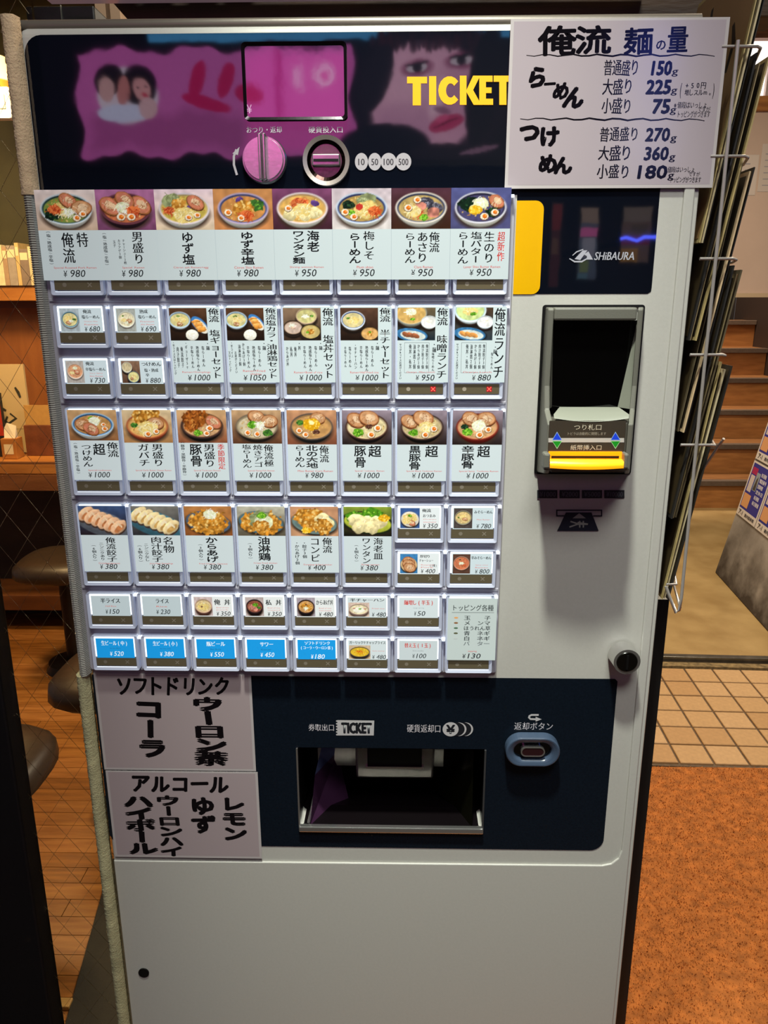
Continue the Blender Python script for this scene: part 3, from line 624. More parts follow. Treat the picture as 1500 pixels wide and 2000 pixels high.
# stools
def stool(x, y, label, sc=1):
    t = empty('stool', label, 'stool', (x, y, .0045), 'stools behind the wired glass')
    seat = mat('stool_vinyl', '33261a', .4, noise=.15, bump=.1); n = 28; rings = [(.0, .455), (.10, .455), (.145, .448), (.165, .43), (.168, .40), (.15, .385), (0, .385)]
    V = []; F = []
    for r, z in rings:
        for i in range(n):
            a = 2 * math.pi * i / n; q = (abs(math.cos(a)) ** 3 + abs(math.sin(a)) ** 3) ** (-1 / 3)
            V.append((r * math.cos(a) * q * .94, r * math.sin(a) * q * .94, z))
    for j in range(len(rings) - 1):
        for i in range(n): F.append((j * n + (i + 1) % n, j * n + i, (j + 1) * n + i, (j + 1) * n + (i + 1) % n))
    MB().add(V, F, True).build('seat', seat, t)
    lm = mat('stool_dark_steel', '1c1714', .35, metal=.5, bump=.03)
    MB().cyl((0, 0, .03), (0, 0, .386), .022, .022, 14).build('pedestal', lm, t)
    MB().cyl((0, 0, 0), (0, 0, .03), .10, .09, 28).build('base_plate', lm, t)
for (px, py, l) in ((120, 1088, 'dark rounded stool nearest the counter behind the wired glass'), (228, 1300, 'dark stool in the middle of the row behind the wired glass'), (-62, 1482, 'dark stool nearest the black door post behind the wired glass')):
    q = atz(px, py, .45); stool(q.x, q.y, l)
# small white appliance and pendant lamp upper left
q = at(0, 200, 2.0)
ap = empty('white_wall_phone', 'small white device on the wall at the upper left edge', 'device', (q.x, 2.0, q.z))
MB().box(-.05, .035, 0, .04, -.05, .05).build('case', mat('white_plastic', 'd8d4cc', .4, bump=.02), ap, bevel=.012)
MB().box(-.02, .018, -.004, .002, -.02, .025).build('display', mat('grey_display', '6e7270', .3, bump=.02), ap, bevel=.002)
MB().box(-.01, .01, .04, .60, -.01, .01).build('wall_arm', MATS['white_plastic'], ap)
q = at(-16, 130, 2.2)
pl_ = empty('pendant_lamp', 'glowing orange shaded lamp at the upper left edge behind glass', 'lamp', (q.x, 2.2, q.z))
MB().cyl((0, 0, -.05), (0, 0, .03), .075, .05, 24).build('shade', mat('lamp_shade', 'ffd8a0', .5, emit='ffc070', es=3.0, bump=.02), pl_)
MB().cyl((0, 0, -.13), (0, 0, -.052), .07, .072, 24).build('orange_ring', mat('lamp_ring_orange', 'd07820', .5, emit='c06010', es=.5, bump=.02), pl_)
MB().cyl((0, 0, .03), (0, 0, .5), .004, n=6).build('cord', black_plain, pl_)
struct(MB().box(-2.6, -.02, 2.0, 2.05, 2.38, 2.6).build('trim_4', wood('header_wood', 'c8a878', 'a88858', (1, 6, 6), .6, 4)))
struct(MB().box(-2.6, -.01, .03, 3.2, 2.6, 2.64).build('ceiling_restaurant', mat('ceiling_cream', 'cdbfa8', .8, bump=.05)))

# ------------------------------------------------------------------ above the machine
beam = wood('dark_brown_beam', '4d3418', '2a1a0a', (1.2, 8, 8), .6, 7)
b0 = at(258, 36, .2); 
o = MB().prism([(.046, 1.672), (.016, 1.705), (.016, 1.86), (.78, 1.86), (.78, 1.672)], .19, .24).build('wooden_header_board', beam, bevel=.002)
tag(o, 'dark brown stained wooden board running just above the machine top', 'board')
hb = empty('glass_shelf', 'thin clear edged shelf above the top left of the machine', 'shelf', (0, .13, 1.690))
MB().box(-.04, .62, 0, .055, .0, .0035).build('glass_board', mat('shelf_glass_edge', 'c7b2b8', .2, emit='c7a2b0', es=.12, bump=.02), hb)
for i, (x, c) in enumerate(((-.01, '7a3f8c'), (.03, 'b8285c'), (.07, '8c4aa0'), (.12, '6a3070'), (.16, 'c0406c'))):
    MB().box(x, x + .032, .008, .04, .0037, .03).build('product_box', mat('product_box_' + 'abcde'[i], c, .4, noise=.5, nscale=60, bump=.05), hb)
xa_ = at(186, 20, .9).x; xb_ = at(234, 20, .9).x
struct(MB().box(xa_, xa_ + (xb_ - xa_) * .42, .9, .95, 1.7, 2.4).box(xa_ + (xb_ - xa_) * .6, xb_, .9, .95, 1.7, 2.4).build('trim_6', mat('cream_frame', 'b89c80', .6, bump=.03)))
o = empty('dark_display_box', 'small dark box seen over the top left of the machine', 'box', (0, .22, 1.665))
MB().box(at(50, 20, .22).x, at(184, 20, .22).x, 0, .05, .0, .035).build('case', black_plain, o, bevel=.002)
MB().box(at(46, 20, .22).x, at(184, 20, .22).x, -.002, .05, -.006, .006).build('base', mat('olive_base', '8a8060', .6, bump=.03), o)
MB().box(at(120, 20, .22).x, at(121, 20, .22).x, -.003, .0, .0, .035).build('seam', acc_grey, o)
struct(MB().box(at(236, 20, .95).x, at(300, 20, .95).x, .95, 1.0, 1.80, 2.4).build('wall_white_tiled', mat('white_glazed_wall', 'd8cdc0', .3, noise=.05, bump=.02)))
struct(MB().box(-3, 5, -3, 6.9, 3.3, 3.35).build('ceiling', mat('ceiling_dark', '6a6058', .8, bump=.05)))

# ================================================================== THE TICKET MACHINE
mach = empty('ticket_vending_machine', 'tall white and navy meal ticket vending machine with rows of backlit picture buttons', 'vending machine', (0, 0, 0))
XL, XR, ZT, ZB = -.0050, .6425, 1.6155, .03
hx0, hx1, hz0, hz1 = .2315, .4560, .7434, .8560         # dispenser opening
MB().ring([(XL, ZB), (XR, ZB), (XR, ZT), (XL, ZT)], [(hx0, hz0), (hx1, hz0), (hx1, hz1), (hx0, hz1)], .0125, .055).build('door_face', white, mach, bevel=.0075, seg=5)
# raised border right of and below the upper recess
rb = []
inner = [(.6262, ZT - .002)] + [(.6262, 1.2), (.6270, .74)] + [(.6265 - .022 * (1 - math.cos(math.radians(a))), .718 - .022 * math.sin(math.radians(a)) + .0) for a in (0, 30, 60, 90)] + [(.05, .694), (XL + .002, .694)]
outer = [(XR - .0060, ZT - .002), (XR - .0060, 1.2), (XR - .0060, .74), (XR - .0060, .70), (XR - .0060, .6), (XR - .0060, .3), (XR - .0060, ZB + .004), (XL + .002, ZB + .004), (XL + .002, ZB + .1)]
def strip_mesh(a, b, y0, y1, name, m):
    n = len(a); bb = MB(); vs = [(x, y0, z) for x, z in a] + [(x, y0, z) for x, z in b] + [(x, y1, z) for x, z in a]
    fs = [(i, n + i, n + i + 1, i + 1) for i in range(n - 1)] + [(i + 1, 2 * n + i + 1, 2 * n + i, i)[::-1] for i in range(n - 1)]
    bb.add(vs, fs); return bb.build(name, m, mach)
# the raised sheet: one outline polygon
poly = inner + [(XL + .002, ZB + .004), (XR - .0060, ZB + .004), (XR - .0060, ZT - .002)]
MB().prism(poly, .0098, .0126).build('raised_border', white, mach, bevel=.0016, seg=3)
MB().box(XR - .008, XR + .0022, .055, .40, 1.031, 1.60).build('cabinet_side', dark_steel, mach)
MB().box(XR - .008, at(1274, 1490, .055).x, .055, .40, ZB, 1.030).build('side_panel', dark_steel, mach)
MB().ring([(XL + .002, ZB - .0), (XR + .0015, ZB), (XR + .0015, 1.60), (XL + .002, 1.60)], [(hx0 - .01, hz0 - .03), (hx1 + .01, hz0 - .03), (hx1 + .01, hz1 + .01), (hx0 - .01, hz1 + .01)], .0555, .09).build('cabinet_front_frame', dark_steel, mach)
MB().box(XL + .002, XR - .0060, .145, .40, ZB, 1.61).build('cabinet_body', dark_steel, mach)
MB().box(XL - .002, XR - .006, .10, .36, 1.6105, 1.6205).build('top_cover', mat('top_cover_dark', '17130f', .4, bump=.05), mach)
MB().cyl((XL, .024, 1.6185), (XR - .012, .024, 1.6185), .0058, n=14).build('top_rim', rim_steel, mach)
for x in (.04, .61): MB().box(x - .02, x + .02, .03, .37, -.0118, ZB).build('foot', dark_steel, mach)
# grey button panel and films
MB().prism(rrect(-.0035, .9575, .4640, 1.4665, .003), .0078, .0126).build('button_panel', grey_panel, mach, bevel=.0008)
nv = rrect(-.001, 1.4672, .6036, 1.6083, .017, 6, (0, 0, 0, 1))
L = [(.4661, 1.3745), (.6000, 1.3745), (.6032, 1.3765), (.6036, 1.38), (.6036, 1.6083)] + [(x, z) for x, z in rrect(-.001, 1.4672, .6036, 1.6083, .017, 6, (0, 0, 0, 1))[3:]] + [(-.001, 1.4672), (.4661, 1.4672)]
MB().prism(L, .0121, .0126).build('upper_film', navy, mach)
MB().prism(rrect(.4660, 1.3742, .4925, 1.4618, .008, 5, (0, 1, 1, 0)), .0117, .0124).build('yellow_patch', yellow, mach)
lo = rrect(-.0048, .7165, .6040, .9490, .016, 6, (1, 1, 0, 0)); 
def ring_any(outer_rect, r, hole, y0, y1, corners):
    x0, z0, x1, z1 = outer_rect
    pts = rrect(x0, z0, x1, z1, r, 6, corners); cx, cz = (hole[0] + hole[2]) / 2, (hole[1] + hole[3]) / 2
    inn_ = []
    for x, z in pts:                                   # nearest point of the hole border along the ray to the centre
        dx_, dz_ = x - cx, z - cz; t = min(abs((hole[2] - hole[0]) / 2 / dx_) if dx_ else 9, abs((hole[3] - hole[1]) / 2 / dz_) if dz_ else 9)
        inn_.append((cx + dx_ * t, cz + dz_ * t))
    return pts, inn_
# lower film as four slabs around the opening joined in one mesh
b = MB(); X0, X1, Z0, Z1 = -.0048, .6040, .7165, .9490
b.prism([(X0, hz1), (X1, hz1), (X1, Z1 - .003), (X1 - .003, Z1), (X0, Z1)], .0119, .0126)
b.prism([(X0, Z0 + .02)] + [(X0, hz0), (hx0, hz0), (hx0, hz1), (X0, hz1)], .0119, .0126)
b.prism([(hx1, hz0), (X1, hz0), (X1, hz1), (hx1, hz1)], .0119, .0126)
b.prism(rrect(X0, Z0, X1, hz0, .016, 6, (1, 1, 0, 0)), .0119, .0126)
b.build('lower_film', navy_matte, mach)
# lettering printed on the machine
P = Print(1e-5)
def pt(px, py): q = at(px, py); return q.x, q.z
def tb_(s, x0, y0, x1, y1, col, bold=0, shear=0, dest=None):
    a = pt(x0, y1); c = pt(x1, y0); (dest or P).hbox(s, a[0], a[1], c[0], c[1], col, bold, shear)
lg = 'b9b4bb'
def flush(name, label=None):
    global P
    o = P.build(name, print_mat, mach, loc=(0, .0116, 0))
    if label: o['label'] = label
    P = Print(1e-5)
tb_('おつり・返却', 482, 247, 550, 260, lg, .01); flush('return_caption'); tb_('硬貨投入口', 603, 247, 669, 260, lg, .01); flush('slot_caption')
for px, t, wdt in ((706, '10', 5), (732, '50', 5.5), (759, '100', 8.5), (788, '500', 8.5)):
    x, z = pt(px, 316); r = .0062 + (.0012 if len(t) == 3 else 0); P.poly(circ(x, z, r * 1.02, 26, .0078), 'a9a3a8'); tb_(t, px - wdt - 1, 310, px + wdt + 1, 323, '1c1720', .02)
flush('coin_amounts'); P.line([pt(462, 292), pt(457, 305), pt(457, 322), pt(463, 342)], .0022, 'a9a3a8'); P.poly([pt(468, 287), pt(454, 300), pt(465, 303)], 'a9a3a8')
flush('turn_arrow')
# TICKET in heavy yellow capitals, built stroke by stroke
yl = 'ffb400'
def q4(x0, y0, x1, y1): P.poly([pt(x0, y1), pt(x1, y1), pt(x1, y0), pt(x0, y0)], yl)
q4(795, 150, 834, 163); q4(806, 163, 822, 206); q4(838, 149, 852, 205)
cpt = []; ipt = []
for a in range(40, 321, 20):
    t = math.radians(a); cpt.append(pt(878 + 22 * math.cos(t), 177 - 28 * math.sin(t))); ipt.append(pt(880 + 9 * math.cos(t), 177 - 14 * math.sin(t)))
n_ = len(cpt); P._push(np.array(cpt + ipt), [(i, i + 1, n_ + i + 1, n_ + i) for i in range(n_ - 1)], yl)
q4(898, 148, 911, 205); P.poly([pt(911, 176), pt(924, 148), pt(938, 148), pt(924, 176), pt(940, 205), pt(925, 205), pt(911, 180)], yl)
q4(936, 148, 949, 205); q4(949, 148, 962, 160); q4(949, 171, 960, 182); q4(949, 193, 963, 205); q4(964, 148, 1001, 160); q4(975, 160, 989, 205)
flush('ticket_lettering', 'heavy yellow capitals')
# maker's wordmark
tb_('SHiBAURA', 1160, 492, 1239, 508, 'a8a8b2', .025, .15)
P.line([pt(1112, 505), pt(1122, 511), pt(1136, 511), pt(1150, 503)], .0016, 'a8a8b2', True); P.poly([pt(1122, 506), pt(1138, 489), pt(1147, 489), pt(1133, 508)], 'a8a8b2'); P.poly([pt(1140, 497), pt(1149, 491), pt(1158, 507), pt(1146, 507), pt(1146, 500)], 'a8a8b2')
P.line([pt(1118, 499), pt(1126, 492), pt(1139, 487)], .0012, 'a8a8b2', True)
flush('maker_wordmark')
# lower lettering
tb_('券取出口', 603, 1414, 652, 1427, lg, .01)
tk = [pt(659, 1406), pt(731, 1407), pt(730, 1436), pt(659, 1436)]
for i in range(5):
    yy = 1434 - 5.4 * i; tk += [pt(656, yy - 1.2), pt(659, yy - 2.6)]
P.poly([pt(659, 1406), pt(731, 1407), pt(730, 1436), pt(659, 1436)], 'b9b6b8')
for i in range(6): x, z = pt(658, 1408 + 5.3 * i); P.poly(circ(x, z, .0011, 8), 'b9b6b8')
P.k += 4; tb_('TICKET', 668, 1412, 725, 1431, '15181f', .07)
flush('ticket_outlet_sign'); tb_('硬貨返却口', 795, 1415, 860, 1430, lg, .01)
for px in (909, 896): x, z = pt(px, 1424); P.poly(circ(x, z, .0090, 26), 'b9b6b8'); x2, z2 = pt(px - 3.5, 1424); P.poly(circ(x2, z2, .0090, 26), '15181f')
x, z = pt(880, 1424); P.poly(circ(x, z, .0094, 26), 'b9b6b8'); tb_('¥', 872, 1416, 888, 1432, '15181f', .06)
P.line([pt(1040, 1405)] + [pt(1036 - 5 * math.sin(math.radians(a)), 1400 + 5 * math.cos(math.radians(a))) for a in range(20, 181, 20)] + [pt(1046, 1394.5)], .0024, 'b9b6b8') if False else None
flush('coin_outlet_sign'); tb_('返却ボタン', 1004, 1411, 1080, 1425, lg, .01)
P.line([pt(1052, 1396), pt(1038, 1396), pt(1034, 1398), pt(1033, 1401), pt(1036, 1404), pt(1048, 1404.5)], .0024, 'b9b6b8'); P.poly([pt(1046, 1399.5), pt(1058, 1404.5), pt(1046, 1409)], 'b9b6b8')
flush('return_button_sign')
# bank note decals
for i, t in enumerate(('¥1000', '¥2000', '¥5000', '¥10000')):
    x0 = 1049 + 43.6 * i; P.poly([pt(x0, 957), pt(x0 + 39.5, 957), pt(x0 + 39.5, 973), pt(x0, 973)], '23242a'); tb_(t, x0 + 4, 960, x0 + 36.5, 970, '55565e', .02)
dk = '1a1d2c'
for a in ((1086, 995, 1176, 997.5), (1086, 1006, 1104, 1008.5), (1158, 1006, 1176, 1008.5), (1086, 995, 1088.5, 1008), (1173.5, 995, 1176, 1008)): P.poly([pt(a[0], a[1]), pt(a[2], a[1]), pt(a[2], a[3]), pt(a[0], a[3])], dk)
P.poly([pt(1105, 1000.5), pt(1155, 1000.5), pt(1169, 1036.5), pt(1088, 1036.5)], dk); P.poly([pt(1131, 1002), pt(1144, 1012), pt(1118, 1012)], '8a8a86')
c = '8a8a86'; P.line([pt(1128, 1020), pt(1148, 1023.5)], .0016, c)
P.line([pt(1114, 1018), pt(1129, 1023)], .0016, c); P.line([pt(1112, 1029), pt(1129, 1023)], .0016, c); P.line([pt(1129, 1023.5), pt(1148, 1023.5)], .0016, c); P.line([pt(1132, 1017), pt(1132, 1030)], .0015, c); P.line([pt(1139, 1017), pt(1139, 1030)], .0015, c)
flush('banknote_decals')
# coin amount window
wx0, wx1, wz0, wz1 = .2040, .3022, 1.5340, 1.6000
MB().ring(rrect(wx0, wz0, wx1, wz1, .004), rrect(wx0 + .0028, wz0 + .0028, wx1 - .0028, wz1 - .0028, .003), .0085, .0122, yi=.0100).build('window_bezel', mat('bezel_black_chrome', '1e161c', .15, metal=.6, bump=.02), mach)
scr = MB().prism(rrect(wx0 + .0027, wz0 + .0027, wx1 - .0027, wz1 - .0027, .003), .0108, .0121).build('amount_window', mat('amount_window_glass', '3a1230', .05, ior=2.5, bump=.03, bscale=30), mach)
P = Print(1e-5); tb_('¥', 483, 205, 492, 222, 'd0a0c8', .0); P.build('yen_mark', print_mat, mach, loc=(0, .01075, 0))
# return knob
kx, kz = .2215, 1.4992
MB().cyl((kx, .012, kz), (kx, .0065, kz), .0215, .0205, 48).build('knob_collar', chrome, mach)
kn = MB(); kn.cyl((kx, .0065, kz), (kx, .004, kz), .0192, .0185, 48).build('return_knob', mat('brushed_knob_face', 'f0c8e4', .22, metal=.85, bump=.03), mach)
for dx_ in (-.0035, .0005): MB().box(kx + dx_, kx + dx_ + .0032, -.004, .004, kz - .0195, kz + .0215).build('grip_bar', chrome, bpy.data.objects['return_knob'], bevel=.001)
# coin slot
sx_, sz_ = .2812, 1.4983
MB().ring(circ(sx_, sz_, .0225), circ(sx_, sz_, .0185), .0075, .0123, yi=.0085).build('coin_slot_ring', mat('satin_ring', 'c2b6ae', .3, metal=.7, bump=.02), mach)
cs = MB().cyl((sx_, .0121, sz_), (sx_, .0105, sz_), .0186, n=40).build('coin_slot', mat('coin_dish', '8f7d80', .22, metal=.9, bump=.05), mach)
MB().ring(circ(sx_, sz_, .0183), circ(sx_, sz_, .0150), .0086, .0104, yi=.0100).build('dish_step', mat('dark_chrome', '3a2c28', .15, metal=1, bump=.02), cs)
MB().box(sx_ - .0135, sx_ + .0135, .0060, .0104, sz_ - .0052, sz_ + .0056).build('slot_plate', chrome, cs, bevel=.0012)
MB().box(sx_ - .0120, sx_ + .0120, .0052, .0062, sz_ - .0014, sz_ + .0010).build('slot', black_plain, cs)
# lock and hole plug
lk = MB().cyl((.6058, .0100, .9815), (.6058, -.010, .9815), .0158, .0148, 40).build('lock', chrome, mach)
MB().cyl((.6058, -.010, .9815), (.6058, -.0108, .9815), .0118, .0112, 32).build('lock_core', mat('lock_core', '0e0b08', .25, metal=.3, bump=.05), lk)
MB().box(.6046, .6070, -.0118, -.0106, .973, .990).build('keyway', black_plain, lk)
MB().cyl((.0203, .0099, .5205), (.0203, .0085, .5205), .0070, n=28).build('hole_plug', black_plain, mach)

# banknote acceptor
def fp(X, Z, Y): k = (Y - CAM.y) / (.012 - CAM.y); return CAM.x + (X - CAM.x) * k, CAM.z + (Z - CAM.z) * k
acc = bpy.data.objects.new('banknote_acceptor', None); COL.objects.link(acc); acc.parent = mach
ax0, az0, ax1, az1 = .4978, 1.1910, .5972, 1.3625
MB().ring(rrect(ax0 - .0016, az0 - .0012, ax1 + .0012, az1 + .0014, .003), rrect(ax0 + .001, az0 + .001, ax1 - .001, az1 - .001, .003), .0108, .0124).build('gasket', black_plain, acc)
# shell: cheeks with a side profile, thin at top and far out at the bottom
ZSH = at(1150, 817, -.034).z; ZBT = at(1130, 925, -.026).z
def xr(y): return .5972 - (.0115 - y) * .31
def cheek(xa, xb, m, name):
    prof = [(.0115, az0 + .001), (-.026, ZBT), (-.034, ZBT + .006), (-.034, ZSH - .006), (-.012, 1.262), (-.006, 1.285), (-.006, az1 - .003), (-.003, az1 - .001), (.0115, az1 - .001)]
    n = len(prof); vs = ([(xa, y, z) for y, z in prof] + [(xb, y, z) for y, z in prof]) if xa is not None else ([(xr(y) - .0052, y, z) for y, z in prof] + [(xr(y), y, z) for y, z in prof])
    fs = [tuple(range(n)), tuple(range(n, 2 * n))[::-1]] + [(i, (i + 1) % n, n + (i + 1) % n, n + i)[::-1] for i in range(n)]
    return MB().add(vs, fs).build(name, m, acc, bevel=.0012)
cheek(ax0 + .0012, ax0 + .0068, acc_grey, 'cheek'); cheek(None, None, acc_grey, 'cheek')
MB().box(ax0 + .0069, .5864, -.006, .0115, az1 - .0135, az1 - .001).build('top_hood', acc_grey, acc, bevel=.002)
MB().box(ax0 + .0069, ax1 - .0063, .0055, .0113, 1.225, az1 - .0137).build('dark_window', black_gloss, acc)
# light sloping shelf below the window
wA = ax0 + .0070; wB = ax1 - .0064; n = 12
V = []; F = []
for i in range(n + 1):
    t = i / n; x = wA + (wB - wA) * t; bow = .0055 * math.sin(math.pi * t); flare = 0
    V += [(wA + .013 + (wB - wA - .0255) * t, .0054, at(1150, 795, .005).z), (wA + (xr(-.0315) - .0050 - wA) * t, -.0315, ZSH + .0035 - bow * .5), (wA + (xr(-.0345) - .0050 - wA) * t, -.0345 - bow * .2, ZSH - bow * .6)]
for i in range(n):
    for j in range(2): F.append((i * 3 + j, i * 3 + j + 1, (i + 1) * 3 + j + 1, (i + 1) * 3 + j))
MB().add(V, F, True).build('note_shelf', acc_light, acc)
MB().add([(wB - .0005, .0050, az1 - .014), (xr(-.0055) - .005, -.0055, az1 - .014), (wB - .0135, .0050, at(1150, 795, .005).z), (xr(-.010) - .005, -.010, at(1150, 795, .005).z)], [(0, 2, 3, 1)]).build('cheek_slope', acc_light, acc)
MB().add([(wA + .0005, .0050, az1 - .014), (wA - .0006, -.0055, az1 - .014), (wA + .005, .0050, at(1150, 795, .005).z), (wA - .0006, -.010, at(1150, 795, .005).z)], [(1, 3, 2, 0)]).build('cheek_slope', acc_grey, acc)
MB().add([(wA, -.0335, ZBT + .003), (xr(-.0335) - .0053, -.0335, ZBT + .003), (xr(.005) - .0053, .005, ZBT + .003), (wA, .005, ZBT + .003), (wA, -.0335, ZSH - .004), (xr(-.0335) - .0053, -.0335, ZSH - .004), (xr(.005) - .0053, .005, ZSH - .004), (wA, .005, ZSH - .004)], [(0, 3, 2, 1), (4, 5, 6, 7), (0, 1, 5, 4), (1, 2, 6, 5), (2, 3, 7, 6), (3, 0, 4, 7)]).build('lower_block', mat('acceptor_lower_grey', '504d44', .42, bump=.05, bscale=800), acc, bevel=.0012)
lpa = at(1070, 883, -.035); lpb = at(1223, 822, -.035)
lp = MB().prism(rrect(lpa.x, lpa.z, lpb.x, lpb.z, .001), -.0352, -.0334).build('label_plate', acc_dark, acc)
P = Print(1e-5)
def pa(px, py): q = at(px, py, -.0353); return q.x, q.z
def ta(s, x0, y0, x1, y1, col, bold=0): a = pa(x0, y1); c = pa(x1, y0); P.hbox(s, a[0], a[1], c[0], c[1], col, bold)
def qa(x0, y0, x1, y1, col): P.poly([pa(x0, y1), pa(x1, y1), pa(x1, y0), pa(x0, y0)], col)
ta('つり札口', 1121, 829, 1175, 840, 'c4bca8'); ta('トビラは自動的に開閉します', 1109, 844, 1184, 850, '9c9484'); ta('紙幣挿入口', 1114, 869, 1175, 879, 'c4bca8')
qa(1071, 855.5, 1219, 864, 'b6b4b0')
for cxp in (1088, 1202):
    P.poly([pa(cxp - 10, 860), pa(cxp + 10, 860), pa(cxp, 843)], '8fb0d8'); P.poly([pa(cxp - 8.5, 859), pa(cxp + 8.5, 859), pa(cxp, 845)], '1440d8')
    P.poly([pa(cxp - 10, 861), pa(cxp + 10, 861), pa(cxp, 877)], '9fc8a0'); P.poly([pa(cxp - 8.5, 862), pa(cxp + 8.5, 862), pa(cxp, 875)], '0f8a20')
P.build('label_print', print_mat, lp, loc=(0, -.0353, 0))
# lit slot mouth
a0 = at(1068, 912, -.046); a1 = at(1224, 886, -.046)
x0_, x1_ = a0.x, a1.x; z0_, z1_ = a0.z, a1.z
MB().box(x0_ - .003, x1_ + .003, -.046, -.0330, z0_ - .004, z0_ + .001).build('slot_base', acc_dark, acc, bevel=.002)
MB().box(x0_ - .0035, x0_ + .003, -.047, -.0330, z0_ - .002, z1_).build('slot_end', acc_grey, acc, bevel=.002)
MB().box(x1_ - .002, x1_ + .0025, -.047, -.0330, z0_ - .002, z1_).build('slot_end', acc_grey, acc, bevel=.002)
MB().box(x0_ + .003, x1_ - .002, -.0375, -.0330, z0_ + .001, z1_ + .000).build('slot_light', amber, acc)
MB().box(x0_ + .0055, x1_ - .005, -.0385, -.0374, z0_ + .0072, z0_ + .0095).build('slot_gap', black_plain, acc)
V = []; F = []; n = 14
for i in range(n + 1):
    t = i / n; x = x0_ + .003 + (x1_ - x0_ - .005) * t; bow = .003 * math.sin(math.pi * t)
    V += [(x, -.038, z0_ + .0064), (x, -.046 - bow, z0_ + .0052), (x, -.0465 - bow, z0_ - .0010 - bow * .3), (x, -.038, z0_ - .0015)]
for i in range(n):
    for j in range(3): F.append((i * 4 + j, i * 4 + j + 1, (i + 1) * 4 + j + 1, (i + 1) * 4 + j))
MB().add(V, F, True).build('lit_lip', amber_core, acc)
tag(bpy.data.objects['lit_lip'], 'glowing amber note slot lip')

# return button
rbn = bpy.data.objects.new('coin_return_button', None); COL.objects.link(rbn); rbn.parent = mach
c0 = at(1042, 1473, -.006); X, Z = c0.x, c0.z
def oval(cx, cz, hw, hh, n=10): return rrect(cx - hw, cz - hh, cx + hw, cz + hh, min(hw, hh) * .98, n)
MB().ring(oval(X, Z, .0315, .0190), oval(X, Z, .0215, .0110), -.004, .0119, yi=-.001).build('button_surround', mat('button_surround_blue_grey', '3c4a5e', .3, bump=.03), rbn, bevel=.003, seg=3)
MB().prism(oval(X, Z, .0222, .0112), .005, .0118).build('button_well', black_gloss, rbn)
MB().ring(oval(X, Z, .0140, .0062), oval(X, Z, .0125, .0050), -.002, .006).build('button_rim', chrome, rbn)
MB().prism(oval(X, Z, .0126, .0051), -.0015, .006).build('push_button', mat('push_button_dark_red', '2a1215', .2, bump=.02), rbn)

# dispenser tray
tray = bpy.data.objects.new('dispenser_tray', None); COL.objects.link(tray); tray.parent = mach
purple = mat('tray_side_steel', '8c8ca8', .18, metal=.9, bump=.1, bscale=20)
dkg = mat('tray_dark_gloss', '0a0608', .35, ior=1.35, bump=.05, bscale=30)
b = MB(); y0, y1 = .0122, .135
hx0 += .0006; hx1 -= .0006; hz1 -= .0006; hz0 += .0008
b.add([(hx0, y0, hz0), (hx0, y0, hz1), (hx0, y1, hz1), (hx0, y1, hz0)], [(0, 1, 2, 3)]); b.build('left_wall', dkg, tray)
MB().add([(hx1, y0, hz0), (hx1, y0, hz1), (hx1, y1, hz1), (hx1, y1, hz0)], [(0, 3, 2, 1)]).build('right_wall', dkg, tray)
MB().add([(hx0, y1, hz0 - .03), (hx1, y1, hz0 - .03), (hx1, y1, hz1), (hx0, y1, hz1)], [(0, 1, 2, 3)]).build('back_wall', dkg, tray)
MB().add([(hx0, y0, hz1), (hx1, y0, hz1), (hx1, y1, hz1), (hx0, y1, hz1)], [(0, 1, 2, 3)]).build('roof', dkg, tray)
MB().add([(hx0, y0, hz0), (hx1, y0, hz0), (hx1, .056, hz0), (hx0, .056, hz0), (hx1, y1, hz0 - .028), (hx0, y1, hz0 - .028)], [(3, 2, 1, 0), (5, 4, 2, 3)]).build('floor_plate', dkg, tray)
# angled side guides
tm = mat('guide_purple_steel', '7a4a78', .14, metal=.75, bump=.08, bscale=15)
MB().add([(hx0 + .012, .016, hz0 + .0), (hx0 + .055, .085, hz0 - .012), (hx0 + .040, .10, hz0 + .05), (hx0 + .018, .03, hz0 + .062)], [(0, 1, 2, 3)]).build('side_guide', tm, tray)
MB().add([(hx0 + .018, .03, hz0 + .062), (hx0 + .040, .10, hz0 + .05), (hx0 + .066, .125, hz0 + .062), (hx0 + .055, .125, hz1), (hx0 + .030, .05, hz1)], [(0, 1, 2, 3, 4)]).build('upper_guide', mat('guide_blue_steel', '7c88c8', .2, metal=.6, bump=.05, bscale=20), tray)
MB().add([(hx1 - .012, .016, hz0), (hx1 - .06, .12, hz0 - .012), (hx1 - .06, .12, hz0 + .055), (hx1 - .012, .03, hz1)], [(3, 2, 1, 0)]).build('side_guide', mat('guide_olive', '1e1d10', .2, metal=.6, bump=.08, bscale=20), tray)
MB().cyl((hx0 + .010, .018, hz0 + .002), (hx0 + .034, .08, hz1), .0018, n=8).build('guide_edge', chrome, tray)
# ticket chute
q = at(770, 1490, .07)
MB().prism([(q.x - .050, q.z + .035), (q.x + .052, q.z + .035), (q.x + .050, q.z - .022), (q.x - .049, q.z - .022)], .068, .12).build('chute_block', steel, tray, bevel=.003)
MB().box(q.x - .034, q.x + .035, .058, .069, q.z + .003, q.z + .035).build('ticket_mouth', mat('mouth_black', '060606', .3, ior=1.3, bump=.02), tray, bevel=.002)
MB().box(q.x - .036, q.x + .037, .055, .062, q.z + .0015, q.z + .004).build('mouth_lip', chrome, tray)
MB().box(q.x + .052, q.x + .10, .09, .12, q.z - .018, q.z + .03).build('cross_plate', steel, tray)
MB().box(q.x - .10, q.x - .05, .09, .12, q.z - .018, q.z + .03).build('cross_plate', steel, tray)
MB().box(hx0 - .001, hx1 + .001, .0065, .014, hz0 - .003, hz0 + .0045).build('front_lip', chrome, tray, bevel=.0015)
MB().box(hx0 - .0012, hx0 + .0008, .0095, .013, hz0, hz1).build('edge_trim', chrome, tray)
